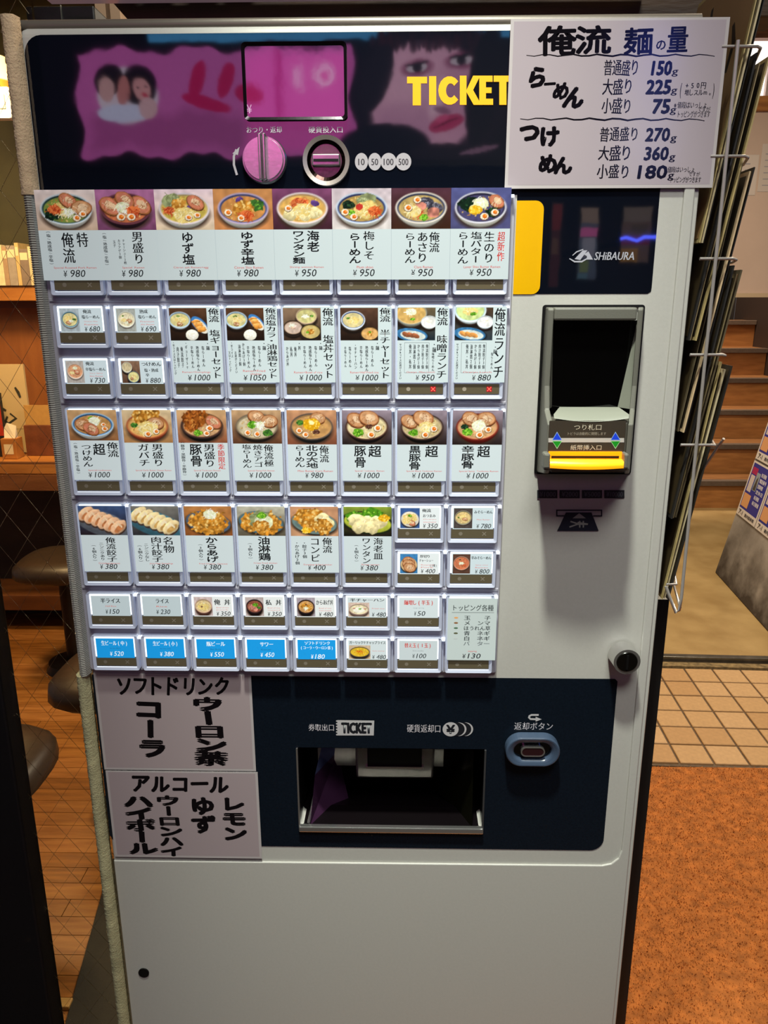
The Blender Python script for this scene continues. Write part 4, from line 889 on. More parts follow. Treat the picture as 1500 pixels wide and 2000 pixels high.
MB().box(hx1 - .0008, hx1 + .0012, .0095, .013, hz0, hz1).build('edge_trim', mat('edge_dull', '4a4a4c', .4, metal=.5, bump=.02), tray)

# ------------------------------------------------------------------ selection buttons
PA, PB = .0573, .05161; ZR = 1.364853
def cellx(c): return (c + .07) * PA
def cellz(r): return ZR - r * PB
BWd = .92 * PA
def housing_mesh(h):
    b = MB(); b.ring(rrect(0, 0, BWd, h, .0022, 3), rrect(.0032, .0032, BWd - .0032, h - .0012, .0008, 3), .0, .0078, yi=.0012)
    return b
def button(c, r, tall, content, card=None, strip_lit=False, wide=False):
    h = (1.82 if tall else .82) * PB; x = cellx(c); z = cellz(r) - h
    bo = housing_mesh(h).build('selection_button', housing, mach, loc=(x, 0, z))
    # backlight edge: bright plate behind the card plus bright tab at the top right
    sz0 = .0049; sz1 = .0150
    b = MB(); b.box(.0030, BWd - .0030, .0013, .0030, .0165, h - .0010)
    b.box(BWd + .0004, BWd + .0040, .0015, .0077, h - .0040, h - .0018)
    b.box(.0030, BWd - .0030, .0013, .0022, .0010, .0036)
    b.build('backlight', lit, bo)
    st = MB().box(.0036, BWd - .0036, .0010, .0030, sz0, sz1).build('status_window', olive, bo)
    P = Print(8e-6); zc = (sz0 + sz1) / 2
    P.poly(circ(BWd * .26, zc, .0021, 18), '82796a')
    xc = BWd * .74; a = .0020; cl = 'ff5a4a' if strip_lit else '8a8172'
    if strip_lit: P.rect(xc - .0028, zc - .0028, xc + .0028, zc + .0028, '8a141c')
    P.line([(xc - a, zc - a), (xc + a, zc + a)], .0009, cl); P.line([(xc - a, zc + a), (xc + a, zc - a)], .0009, cl)
    P.build('lit_cross_mark' if strip_lit else 'status_marks', attr_mat('status_led_print', .4, emit=.7) if strip_lit else print_mat, bo, loc=(0, .00095, 0))
    # card
    if card is None:
        if tall: cx0, cx1, cz0, cz1 = .0024, BWd - .0012 + .0024, h - 1.492 * PB, h - .0022
        else: cx0, cx1, cz0, cz1 = .0052, BWd - .0045, h - .0272, h - .0032
    else: cx0, cx1, cz0, cz1 = card
    P = Print(5e-6); P.rect(0, 0, cx1 - cx0, cz1 - cz0, content.get('bg', 'ccd8da'))
    content['draw'](P, cx1 - cx0, cz1 - cz0)
    big = card is not None and not content.get('lit')
    cd = P.build('menu_card', card_big if big else (card_mat if tall else small_mat), bo, loc=(cx0, (-.0008 if (tall) else .0008), cz0))
    return bo
def price(P, w, h, t, xc=.5, zc=.078, col='2a2e30', hh=.082, ww=.41):
    n = len(t); w2 = ww * (n + 1.6) / 5.2; zz = h * (zc - hh * .5); x0 = w * (xc - w2 / 2); cw = w * w2
    P.hbox('¥', x0, zz, x0 + cw * .17, zz + h * hh * .9, col, .012, .1); P.hbox(t, x0 + cw * .30, zz, x0 + cw, zz + h * hh, col, .012, .2)
def eng(P, w, h, t, xc=.5, zc=.135, ww=.7, col='d0504a', hh=.028):
    P.hbox(t, w * (xc - ww / 2), h * (zc - hh / 2), w * (xc + ww / 2), h * (zc + hh / 2), col, .004)
def tall_card(art, cols, en, pr, pic=.44, px=.52, enw=.7, bg='ccd8da', sides=(), enx=.55, ezc=.14):
    def draw(P, w, h):
        im = art() if callable(art) else art
        P.raster(0, h * (1 - pic), w, h, im)
        for c in cols:                            # text, x centre, top, bottom (fractions of card), width, [colour]
            t, xc, zt, zb, wd = c[:5]; zt = min(zt, 1 - pic - .012); col = c[5] if len(c) > 5 else '15181a'
            P.vcol(t, w * xc, h * zt, h * zb, w * wd, col, .020)
        for t, xc, zt, zb, wd in sides: P.vcol(t, w * xc, h * zt, h * zb, w * min(zt, 1 - pic - .012) * 0 + w * wd, '20262a', .03, .06)
        if en: eng(P, w, h, en, enx, ezc, enw)
        if pr: price(P, w, h, pr, px)
    return dict(draw=draw, bg=bg)
WD = 'b07c4c'; DKB = '3a2420'
side3 = '(塩/熟成塩/辛塩)'
row1 = [
 tall_card(lambda: ramen(1, 'd8c8c4', 'c4a890', rim='c9d4da', inner='1c3a3c', broth='7a8a40', tops=[('dark', -.5, .3, 1.3), ('noo', -.15, 0, .9), ('red', -.45, .0), ('rcha', .1, -.55, .9), ('cha', .6, -.1), ('negi', .1, .2, .7), ('egg', .38, .55, .8), ('egg', .62, .3, .75)]), [('特', .72, .54, .37, .2), ('俺流', .47, .54, .19, .21)], 'Special Roasted Pork Ramen', '980', enw=.72, sides=[(side3, .16, .56, .17, .075)]),
 tall_card(lambda: ramen(2, 'a86a94', '7a4668', rim='6a3a44', inner='4a2830', broth='c87048', out='2a1a20', tops=[('rcha', -.6, -.2, 1.1), ('rcha', .6, -.25, 1.1), ('rcha', 0, -.6, 1), ('negi', -.1, -.1, 1), ('red', .3, .1), ('egg', -.2, .5, .9), ('egg', .2, .5, .9)]), [('男盛り', .66, .55, .18, .2)], 'Special  Ramen', '980', enw=.38, sides=[('チャーシュー2枚', .42, .46, .18, .05), ('カラアゲ2個', .34, .46, .24, .05), ('玉子', .26, .45, .37, .05), (side3, .1, .54, .16, .07)]),
 tall_card(lambda: ramen(3, 'dcc4cc', 'e0c8a8', rim='d8ccd4', inner='c8b070', broth='c8b050', tops=[('leaf', -.5, -.5, 1.2), ('rcha', .45, -.4, .9), ('purple', .1, 0), ('gold', -.2, -.2, .9), ('red', -.6, .1, .8), ('noo', 0, .4), ('egg', .15, .55, .75), ('egg', .5, .4, .7)]), [('ゆず塩', .52, .54, .17, .22)], 'Citron salt Ramen+egg', '980', enw=.6),
 tall_card(lambda: ramen(4, 'b8804c', 'c88450', rim='b8a4c0', inner='3c4a7c', broth='c88848', tops=[('green', .5, -.2, 1.3), ('purple', -.1, -.5), ('gold', 0, 0, 1.1), ('red', .1, .45, 1.2), ('egg', -.6, .25, .8), ('egg', -.1, .6, .75)]), [('ゆず辛塩', .54, .54, .17, .24)], 'Citron Shio Ramen', '980', enw=.5),
 tall_card(lambda: ramen(5, '7a4468', '40242c', rim='e2d2d4', inner='d0a870', broth='d8a858', tops=[('won', -.5, .4, 1.5), ('won', .5, .3, 1.5), ('red', -.1, -.3, 1.3), ('purple', .5, -.3), ('won', .1, .55, 1.2), ('noo', 0, .1, .8), ('egg', -.55, 0, .75)]), [('海老', .67, .55, .31, .22), ('ワンタン麺', .42, .55, .18, .22)], 'Shrimp wonton Ramen', '950', enw=.58),
 tall_card(lambda: ramen(6, 'c8b8c0', 'd8d0cc', rim='c8d4e4', inner='24366c', broth='b09050', tops=[('leaf', .2, -.5, 1.2), ('noo', .2, .1, 1.1), ('dark', -.5, -.2, .9), ('plum', -.1, -.05, 1.1), ('red', .5, .2), ('lime', -.4, .3, .6), ('egg', -.65, .25, .8), ('egg', -.3, .55, .8)]), [('梅しそ', .62, .54, .22, .2), ('らーめん', .38, .52, .18, .22)], 'Plum shiso', '950', enw=.28),
 tall_card(lambda: ramen(7, '50303c', '3c2418', rim='ded4c8', inner='303a5a', broth='b89c60', tops=[('clam', .2, -.35, 1.3), ('clam', .55, .0, 1.3), ('meat', 0, -.1, .8), ('meat', .5, .3, .9), ('red', -.15, .35, .8), ('noo', -.3, .2, .7), ('lime', .1, .6, .7), ('egg', -.5, 0, .85), ('egg', -.15, -.5, .8)]), [('俺流', .73, .53, .30, .18), ('あさり', .53, .53, .19, .2), ('らーめん', .32, .52, .18, .2)], 'Clam Ramen', '950', enw=.32),
 tall_card(lambda: ramen(8, '54588c', '4c4c74', rim='d4d2dc', inner='26243c', broth='4c4870', tops=[('dark', -.4, -.2, 1.6), ('rcha', .6, -.4, .8), ('negi', .0, -.25, 1), ('dark', .5, .3, 1), ('butter', -.2, .1, 1.9), ('corn', -.2, .15, .7), ('egg', .15, .55, .85), ('egg', .55, .3, .8)]), [('超新作', .86, .53, .2, .13, 'c83028'), ('生のり', .66, .53, .18, .19), ('塩バター', .44, .53, .18, .2), ('らーめん', .22, .53, .17, .2)], 'Laver Shio Butter Ramen', '950', enw=.62),
]
bh = 1.82 * PB
for c in range(8):
    button(c, -2, True, row1[c], card=(-.07 * PA * (1 if c else 1.4), .935 * PA, bh - 1.545 * PB, bh + .004))
# --- small cards
def small_card(art, lines, pr, pic=.42, prx=.72, en=None, bg='c9d8dc', ptop=.97):
    def draw(P, w, h):
        if art is not None: P.raster(w * .02, h * .04, w * pic, h * ptop, art())
        for t, x0, x1, zc, hh, *col in lines: P.hrow(t, w * x0, w * x1, h * zc, h * hh, (col[0] if col else '1c2426'), .035, .05)
        if en:
            for i, e in enumerate(en): P.hbox(e, w * (prx - .17), h * (.42 - .12 * i), w * (prx + .15), h * (.48 - .12 * i), 'd8706a')
        price(P, w, h, pr, prx, .15, hh=.22, ww=.40)
    return dict(draw=draw, bg=bg)
sm = lambda seed, **k: (lambda: ramen(seed, W=40, H=52, rx=.46, ry=.46, cy=.6, depth=.05, **k))
button(0, 0, False, small_card(sm(11, bg='a8b4b8', inner='2c5a70', broth='d8cc90', rim='8cb0bc', tops=[('noo', -.2, -.1, 1.2), ('green', .5, 0, .9), ('cha', -.2, .4, .8), ('negi', .1, .2, .7)]), [('俺流', .56, .76, .86, .17), ('塩らーめん', .52, .95, .64, .16)], '680', .46, .74, ['Oreryu Shio', 'Ramen']))
button(1, 0, False, small_card(sm(12, bg='a4a8a0', inner='e0d8b8', broth='e2d8b4', rim='d8dcd0', tops=[('green', -.4, -.4, .5), ('cha', .3, .2, .9), ('negi', 0, .4, .8), ('noo', -.3, .1, .7)]), [('熟成', .56, .76, .86, .17), ('塩らーめん', .52, .95, .64, .16)], '690', .46, .74, ['Premium', 'shio Ramen']))
button(0, 1, False, small_card(sm(13, bg='b0a8a0', inner='d8a888', broth='d89c74', rim='d8ccbc', tops=[('rcha', .2, .1, 1), ('negi', 0, -.4, 1), ('noo', -.4, .2, .7)]), [('俺流', .50, .70, .86, .17), ('辛塩らーめん', .48, .97, .62, .16)], '730', .44, .74, ['Very Spicy', 'Shio Ramen']))
button(1, 1, False, small_card(lambda: setart(14, [('bowl', .3, .28, .28, 'd8d4c0', 'd0c8a8', 'c8b890', []), ('bowl', .62, .72, .32, '2c4a6c', 'c8c088', 'd8d090', [('noo', 0, 0, 1), ('cha', -.3, .3, .7)])], '8a6a54', '5c4030', 44, 44), [('つけめん', .50, .98, .84, .19), ('塩・熟成', .56, .9, .58, .16), ('辛', .58, .68, .38, .15)], '880', .46, .75))
# --- sets
def set_card(art, title, cols, en, pr, two=None, pic=.735, zp=.44, lunch=False):
    def draw(P, w, h):
        P.raster(0, h * (1 - zp), w * pic, h * .985, art())
        P.vcol(title, w * .87, h * .985, h * .05, w * .215, '15181a', .022)
        for t, xc, zt, zb, wd in cols: P.vcol(t, w * xc, h * zt, h * zb, w * wd, '20262a', .05, .05)
        if lunch:
            for q in (((.14, .53), (.62, .53)), ((.14, .53), (.14, .13)), ((.62, .53), (.62, .13)), ((.14, .13), (.62, .13))): P.line([(w * q[0][0], h * q[0][1]), (w * q[1][0], h * q[1][1])], .00025, '30363a')
        if two: eng(P, w, h, en, .50, .155, .44); eng(P, w, h, two, .53, .115, .22)
        else: eng(P, w, h, en, .46, .135, .56)
        price(P, w, h, pr, .5 if not lunch else .54, .065)
    return dict(draw=draw, bg='cbd9da')
noob = ('bowl', .27, .35, .29, 'c8dce8', '7ca0c0', 'd8cc8c', [('green', -.1, -.4, .7), ('noo', .1, 0, 1.1), ('cha', 0, .5, .7)])
st = [('塩らーめん', .62, .49, .21, .055), ('熟成塩らーめん', .51, .49, .15, .06), ('辛塩らーめん', .40, .49, .19, .055), ('・麺', .72, .55, .43, .07)]
rows2 = [
 set_card(lambda: setart(21, [('tray', .8, .5, .3), noob, ('rice', .58, .80, .17)]), '俺流 塩ギョーセット', st + [('・ギョーザ5ヶ', .29, .55, .18, .05), ('俺流餃子', .2, .48, .2, .05), ('肉汁餃子', .12, .48, .2, .05), ('・半ライス又はトッピング', .045, .55, .1, .045)], 'Ramen+Dumplings', '1000'),
 set_card(lambda: setart(22, [('tray', .8, .42, .28), noob, ('rice', .62, .80, .17)]), '俺流塩カラ・油淋鶏セット', st + [('からあげ3個', .31, .53, .22, .05), ('油淋鶏3個', .23, .51, .22, .05), ('お選びください', .15, .42, .12, .045), ('・半ライス', .08, .55, .33, .045), ('又はトッピング', .03, .42, .14, .04)], 'Ramen+Fried', '1050', two='chicken'),
 set_card(lambda: setart(23, [('bowl', .62, .24, .28, 'b89c80', 'c0b080', 'c8c080', [('negi', -.1, 0, .8), ('green', .5, 0, .6)]), ('bowl', .26, .58, .26, '2c2420', '8a6a4c', 'c8b0a0', [('meat', 0, 0, 1), ('negi', -.1, -.3, .7)]), ('bowl', .72, .70, .27, '1c1a18', 'a89050', 'c8b070', [('gold', 0, 0, 1), ('lime', -.3, .1, .6)])], '8a7058', '3a2a20'), '俺流 塩丼セット', st + [('・丼', .30, .55, .43, .06), ('俺丼', .22, .48, .34, .05), ('私丼', .14, .48, .34, .05), ('からあげ丼', .06, .48, .22, .05)], 'Ramen+Bowl of rice', '1000'),
 set_card(lambda: setart(24, [('bowl', .34, .36, .32, 'e4ecf4', '2c4c94', 'd8c890', [('noo', 0, 0, 1.2), ('green', -.4, -.2, .5)]), ('bowl', .78, .76, .24, '3a2c1c', 'c89858', 'd8a868', [('gold', 0, 0, 1), ('lime', 0, -.2, .5)])], '5c4030', '1c120c'), '俺流 半チャーセット', st + [('・半チャーハン', .29, .52, .18, .05), ('塩らーめん', .18, .48, .2, .05), ('辛塩らーめん', .09, .48, .2, .045)], 'Ramen+Half Fried rice', '1000'),
 set_card(lambda: setart(25, [('bowl', .36, .16, .42, '8a8c80', 'c8a870', 'd0a860', [('negi', 0, -.1, 1.2), ('lime', .1, .5, .6)]), ('bowl', .84, .42, .22, 'dce4e4', 'e8ecec', 'f0f0ec', [('rice', 0, -.1, .9)]), ('platter', .38, .80, .42, '9a5a38')], '6a5a40', '1c2830'), '俺流 味噌ランチ', [('・麺', .72, .54, .40, .08), ('味噌らーめん', .70, .40, .15, .05)] + [(t, .58 - .082 * i, .51, .18, .05) for i, t in enumerate(('俺流餃子3個', '肉汁餃子3個', 'からあげ2個', '油淋鶏2個', '俺丼・私丼'))] + [('サラダ&ライスお選びください', .06, .52, .04, .045)], 'Oreryu  Miso Lunch', '950', lunch=True),
 set_card(lambda: setart(26, [('bowl', .40, .08, .42, 'dce8ec', 'a8c8d0', 'c8d890', [('noo', 0, .1, 1), ('lime', .2, .3, .8)]), ('bowl', .80, .42, .22, 'ccd8dc', 'e8ecec', 'f0f0ec', [('rice', 0, -.1, .9)]), ('platter', .40, .78, .42, 'd8944c')], '4a3828', '2c3840'), '俺流ランチ', [('・麺', .80, .50, .38, .08), ('塩らーめん', .74, .40, .18, .045)] + [(t, .58 - .082 * i, .51, .18, .05) for i, t in enumerate(('俺流餃子3個', '肉汁餃子3個', 'からあげ2個', '油淋鶏2個', '俺丼・私丼'))] + [('サラダ&ライスお選びください', .06, .52, .04, .045)], 'Oreryu Lunch', '880', lunch=True),
]
for i in range(6): button(2 + i, 0, True, rows2[i], strip_lit=i > 3)
DK = 'cdd9db'
rows3 = [
 tall_card(lambda: ramen(31, 'c8a070', '8a5c38', rim='a8c8e0', inner='1f5a94', broth='c08c50', tops=[('lime', .0, -.5, .7), ('negi', .1, -.3, 1), ('cha', -.45, .0, 1), ('rcha', -.1, .35, 1), ('egg', .55, .35, .8), ('egg', .5, -.0, .6)]), [('俺流', .86, .55, .33, .24), ('超', .58, .53, .36, .26), ('つけめん', .32, .52, .19, .22)], 'Special-tsukemen', '1000', .43, sides=[(side3, .10, .55, .08, .08)], enx=.55, enw=.48),
 tall_card(lambda: ramen(32, 'd8c098', 'a87848', rim='a85c38', inner='c88850', broth='d8a860', out='983a20', tops=[('gold', -.2, -.7, 1.4), ('gold', .2, -.8, 1.2), ('cha', .4, -.2, 1), ('green', -.6, -.05, .7), ('noo', 0, .2, 1.1), ('egg', .0, .65, .9), ('egg', .4, .45, .8)]), [('男盛り', .67, .56, .2, .24), ('ガバチ', .38, .55, .2, .24)], 'Special Garlic Butter Chasyu Ramen', '1000', .46, enw=.74),
 tall_card(lambda: ramen(33, 'd0a878', '8a5034', rim='3c2c28', inner='5a3c2c', broth='c89c70', out='181210', tops=[('kara', -.4, -.5, 1.4), ('kara', -.1, -.6, 1.3), ('rcha', .55, -.3, 1), ('kara', -.5, 0, .9), ('lime', -.2, .55, .8), ('egg', .35, .2, .95), ('egg', .2, .6, .8)]), [('季節限定', .86, .54, .16, .15, 'c83028'), ('男盛り', .62, .55, .19, .24), ('豚骨', .34, .53, .2, .26)], 'Special Tonkotsu Ramen', '1000', .46, sides=[('(豚骨・黒豚骨・辛豚骨)', .08, .56, .06, .085)], enw=.55),
 tall_card(lambda: ramen(34, 'c09c74', '5c3824', rim='7c6c58', inner='a89878', broth='c8b898', out='2a201a', tops=[('cha', .0, -.75, 1), ('cha', .6, -.4, 1), ('lime', -.2, -.1, .9), ('negi', .15, -.1, .8), ('green', .5, .5, .9), ('egg', -.45, .5, .85), ('egg', .0, .6, .85)]), [('俺流極', .72, .56, .2, .2), ('焼きアゴ', .5, .56, .19, .2), ('塩らーめん', .27, .54, .18, .2)], 'Special Flying Fish Ramen', '1000', .47, enw=.55),
 tall_card(lambda: ramen(35, 'c8946c', '7a4630', rim='5c5048', inner='b88c58', broth='c09058', out='20201e', tops=[('cha', .3, -.65, .9), ('green', -.55, -.3, .7), ('corn', 0, -.15, 1.1), ('mince', .2, .4, 1), ('butter', 0, -.3, 1), ('egg', -.6, .3, .8), ('egg', -.3, .6, .8)]), [('俺流', .74, .54, .26, .2), ('北の大地', .49, .54, .18, .25), ('らーめん', .24, .54, .19, .22)], 'Miso Butter Corn Ramen', '980', .48, enw=.72),
] + [tall_card((lambda s=s, kw=kw: ramen(s, '9c8c98', '241a18', **kw)), cols, en, '1000', .48, enw=ew) for s, kw, cols, en, ew in (
  (36, dict(rim='4a3028', inner='c8b48c', broth='d8c898', out='181010', tops=[('cha', -.5, -.5, 1.1), ('cha', .1, -.65, 1.2), ('mince', .1, 0, 1), ('lime', -.4, .45, 1), ('egg', .5, .1, .95), ('egg', .2, .6, .95)]), [('超', .66, .54, .34, .27), ('豚骨', .36, .54, .19, .25)], 'Special Tonkotsu  Ramen', .6),
  (37, dict(rim='3a2824', inner='b8a080', broth='c8b484', out='100c0a', tops=[('cha', -.6, -.4, 1), ('cha', .05, -.65, 1.2), ('noo', .2, .0, .8), ('lime', -.4, .45, .9), ('egg', .55, .15, .9), ('egg', .15, .6, .9)]), [('超', .70, .54, .34, .27), ('黒豚骨', .36, .54, .16, .25)], 'Special Black Tonkotsu Ramen', .72),
  (38, dict(rim='7a2c20', inner='c88860', broth='d0a070', out='6a1810', tops=[('cha', -.3, -.6, 1.1), ('cha', .4, -.6, 1.1), ('dark', -.6, 0, .6), ('negi', .05, -.1, 1.2), ('lime', -.45, .4, 1), ('egg', .5, .2, .85), ('egg', .1, .6, .95)]), [('超', .64, .54, .34, .27), ('辛豚骨', .32, .54, .18, .27)], 'Special Spicy  Tonkotsu Ramen', .8))]
for i in range(8): button(i, 2, True, rows3[i])
gy = ('e0b088', 'c07848', 'f0d0a8')
rows4 = [
 tall_card(lambda: gyoza(41, '3c5078', '5c6068', gy, bg2='241c20'), [('俺流餃子', .62, .53, .15, .22)], 'Dumplings(6pieces)', '380', .44, sides=[('ニンニクあり', .42, .45, .17, .10), ('(6個入り)', .25, .42, .15, .10)], enw=.45, ezc=.125),
 tall_card(lambda: gyoza(42, '7c7870', '3c6878', ('e4cc98', 'c89c58', 'f4e4c0'), bg2='2c2c30'), [('名物', .74, .54, .29, .24), ('肉汁餃子', .48, .54, .15, .24)], 'Juicy Meat Dumplings', '380', .44, sides=[('ニンニクなし', .26, .44, .16, .10), ('(6個入り)', .12, .42, .14, .10)], enw=.5, ezc=.125),
 tall_card(lambda: plate(43, 'b87c44', '4c5c70', [('gold', -.3, .1, 1.5), ('gold', .3, .1, 1.5), ('gold', 0, .3, 1.5), ('gold', 0, -.2, 1.2), ('negi', .1, -.55, .9)], bg2='8a5028'), [('からあげ', .54, .54, .15, .27)], 'Fried Chicken  (3pieces)', '380', .44, sides=[('(3個入り)', .30, .44, .17, .10)], enw=.6, ezc=.125),
 tall_card(lambda: plate(44, 'b8b4a0', '7c9490', [('gold', -.4, .1, 1.4), ('gold', .3, .2, 1.6), ('leaf', 0, -.1, 1.5), ('negi', .1, .05, 1.3), ('lime', .05, -.5, .8), ('gold', 0, .5, .9)], bg2='5c5444', rim='4c6c74'), [('油淋鶏', .54, .55, .18, .27)], 'Crispy Fried chicken', '380', .44, sides=[('(3個入り)', .24, .46, .20, .10)], enw=.5, ezc=.14),
 tall_card(lambda: plate(45, 'c08c68', '6c8480', [('gold', -.45, -.4, 1.2), ('gold', 0, -.5, 1), ('gold', -.2, 0, 1.3), ('won', .4, -.2, 1.7), ('won', .6, .2, 1.6), ('gold', .4, .5, 1.1), ('corn', -.4, .8, .5)], bg2='c0906c'), [('俺流', .76, .54, .30, .21), ('コンビ', .50, .54, .16, .22)], 'Dumplings & Fried chicken', '400', .44, sides=[('・餃子3個', .28, .48, .22, .1), ('・からあげ2個', .12, .48, .12, .1)], enw=.6, ezc=.12),
 tall_card(lambda: plate(46, '8ca038', 'b8c040', [('lime', -.6, -.4, 1.4), ('lime', .2, -.6, 1.6), ('lime', .6, 0, 1.2), ('won', -.55, -.1, 1.8), ('won', -.1, .1, 1.9), ('won', .5, .1, 1.9), ('won', -.4, .5, 1.7), ('won', .2, .55, 1.7), ('corn', .8, -.3, .6)], bg2='141210', rim='1c2414', sx=.55), [('海老皿', .72, .54, .2, .21), ('ワンタン', .47, .54, .14, .2)], 'Shrimp wonton', '380', .44, sides=[('(6個入り)', .26, .44, .16, .09)], enw=.38, ezc=.125)]
for i in range(6): button(i, 4, True, rows4[i])
button(6, 4, False, small_card(lambda: plate(51, '3c5c94', 'd8d0c0', [('noo', 0, 0, 1.6), ('lime', 0, -.3, .8), ('rcha', .2, .6, 1), ('noo', -.4, .4, 1)], 40, 40), [('俺流', .56, .78, .86, .17), ('おつまみ', .58, .90, .62, .16)], '350', .5, .76, ['Oreryu', 'otsumami'], bg='dfe6e6'))
button(7, 4, False, small_card(sm(52, bg='4c4440', inner='7c7a50', broth='d8bc80', rim='9a9484', out='8c8474', tops=[('green', -.5, 0, .6), ('noo', 0, -.1, 1), ('cha', .2, .2, .8)]), [('みそらーめん', .52, .98, .80, .17)], '780', .48, .76, ['Miso Ramen']))
button(6, 5, False, small_card(lambda: plate(53, '3c7cb0', 'd8b888', [('cha', 0, -.3, 1.7), ('cha', 0, .1, 1.8), ('cha', .1, .5, 1.7)], 40, 40), [('厚切り', .52, .78, .86, .16), ('チャーシュー', .50, .86, .66, .15), ('(3枚)', .76, .96, .42, .15)], '400', .46, .72, ['Roasted', 'Pork'], bg='dfe6e6'))
button(7, 5, False, small_card(sm(54, bg='583c30', inner='c86a48', broth='c87450', rim='b89880', out='88402c', tops=[('negi', 0, 0, 1), ('dark', -.2, -.5, .4), ('red', .3, .3, .7)]), [('辛みそらーめん', .48, .99, .80, .17)], '800', .46, .76, ['Spicy miso', 'Ramen']))
def plain(t, pr, en, col='20282a', bg='bccacd', prc='30383a', encol='d86050', l2=None, tc=None, w0=.24, w1=.76):
    def draw(P, w, h):
        P.hrow(t, w * w0, w * w1, h * (.76 if l2 is None else .84), h * .26 if l2 is None else h * .2, col, .04, .05)
        if l2: P.hrow(l2, w * .06, w * .95, h * .6, h * .19, col, .04, .05)
        if en: P.hbox(en, w * .36, h * .45, w * .64, h * .52, encol)
        price(P, w, h, pr, .52, .22 if l2 is None else .15, prc, .24, .40)
    return dict(draw=draw, bg=bg)
button(0, 6, False, plain('半ライス', '150', 'Half Rice')); button(1, 6, False, plain('ライス', '230', 'Rice', w0=.34, w1=.7))
def don(s, **k): return lambda: ramen(s, W=44, H=42, rx=.47, ry=.36, cy=.46, depth=.16, **k)
button(2, 6, False, small_card(don(61, bg='c8b4b0', inner='c8a880', broth='d8c090', rim='b89880', out='6a4034', tops=[('negi', 0, -.1, 1.3), ('noo', 0, .1, 1.4), ('mince', -.2, .1, .8)]), [('俺', .54, .70, .72, .3), ('丼', .80, .96, .72, .3)], '350', .49, .76, ['Bowl of rice', 'pork'], bg='e2e6e4'))
button(3, 6, False, small_card(don(62, bg='b8a8a4', inner='3c2828', broth='8a4c3c', rim='2a1c1c', out='1c1010', tops=[('meat', -.3, .1, 1.4), ('lime', .1, -.2, 1.3), ('meat', .1, .4, 1.1), ('green', .5, .2, .9)]), [('私', .54, .70, .72, .3), ('丼', .80, .96, .72, .3)], '350', .49, .76, ['Bowl of rice', 'topped'], bg='e2e6e4'))
button(4, 6, False, small_card(don(63, bg='a89ca4', inner='4c2c1c', broth='c89860', rim='241a1c', out='1c1418', tops=[('gold', -.2, -.1, 1.3), ('gold', .3, .1, 1.2), ('negi', 0, .2, .8), ('mince', 0, -.3, .6)]), [('からあげ丼', .52, .96, .74, .28)], '480', .49, .76, ['Bowl of rice', 'fried chicken'], bg='e2e6e4'))
button(5, 6, False, small_card(don(64, bg='d0b8a8', inner='d8c8a0', broth='e0d4b0', rim='a08478', out='9c7c70', tops=[('rice', 0, .1, 1.5), ('lime', .1, -.1, .6), ('meat', -.5, -.2, .5), ('meat', .6, -.1, .5)]), [('半チャーハン', .06, .96, .87, .17)], '480', .56, .80, ['Fried rice'], ptop=.74, bg='cfdadb'))
button(6, 6, False, plain('麺増し(半玉)', '50', 'Large serving', col='c83a30', encol='8a9496', bg='cfdadb', w0=.12, w1=.9))
bl = '1c9ae2'
for i, (t, pr, a, e) in enumerate((('生ビール(中)', '520', .14, .86), ('生ビール(小)', '380', .18, .86), ('瓶ビール', '550', .26, .76), ('サワー', '450', .34, .7))):
    button(i, 7, False, plain(t, pr, ('Beer Glass (medium)', 'Beer Glass (small)', 'Beer Bottle', 'Sour')[i], col='e8f6ff', bg=bl, prc='eef8ff', encol='205a80', w0=a, w1=e))
button(4, 7, False, plain('ソフトドリンク', '180', None, col='e8f6ff', bg=bl, prc='eef8ff', l2='(コーラ・ウーロン茶)', w0=.18, w1=.86))
button(5, 7, False, small_card(don(72, bg='c8b090', inner='c8a028', broth='e0b830', rim='4a4440', out='3a3430', tops=[('rice', 0, .1, 1), ('corn', 0, .1, 1.4), ('ket', 0, 0, 1.2)]), [('ガーリックケチャップライス', .03, .98, .88, .17)], '480', .58, .80, ['Garlic ketchup'], ptop=.74, bg='cfdadb'))
button(6, 7, False, plain('替え玉(1玉)', '100', 'Extra noodles', col='c83a30', encol='8a9496', bg='c4cfd0', w0=.14, w1=.86))
def top_draw(P, w, h):
    P.hrow('トッピング各種', w * .08, w * .93, h * .85, h * .105, '1c2426', .012, .06); P.line([(w * .08, h * .775), (w * .94, h * .775)], .0004, '30383a')
    for i, (a_, c_) in enumerate((('玉  子', 'e0a060'), ('メ ンマ', '8a5a34'), ('ほうれん草', '4c6c54'), ('青 ネギ', '5a5a40'), ('白 ネギ', 'c0c8c4'), ('バ タ－', None))):
        z = h * (.69 - .083 * i); P.hrow(a_.replace('－', 'ー'), w * .33, w * .88, z, h * .078, '1c2426' if i < 5 else '6a7274', .014, .04)
        if c_: P.poly(circ(w * .17, z, w * .045, 9, h * .014), c_)
    eng(P, w, h, 'topping', .52, .145, .18); price(P, w, h, '130', .5, .07, ww=.42)
h2 = 1.82 * PB
button(7, 6, True, dict(draw=top_draw, bg='c0ccc8', lit=1), card=(.0018, BWd + .0032, h2 - 1.50 * PB, h2 - .003))
# thin vertical dividers on the panel
for c in range(1, 8):
    for r0_, r1_ in ((-2, -.18), (0, 1.82), (2, 3.82), (4, 5.82), (6, 7.82)):
        MB().box(cellx(c) - .0030, cellx(c) - .0022, .0050, .0078, cellz(r1_), cellz(r0_)).build('panel_divider', housing, mach)
for r0_ in (-.09, 1.91, 3.91, 5.91): MB().box(-.002, .4625, .0060, .0079, cellz(r0_) - .0016, cellz(r0_) + .0016).build('row_ridge', grey_panel, mach, bevel=.0008)

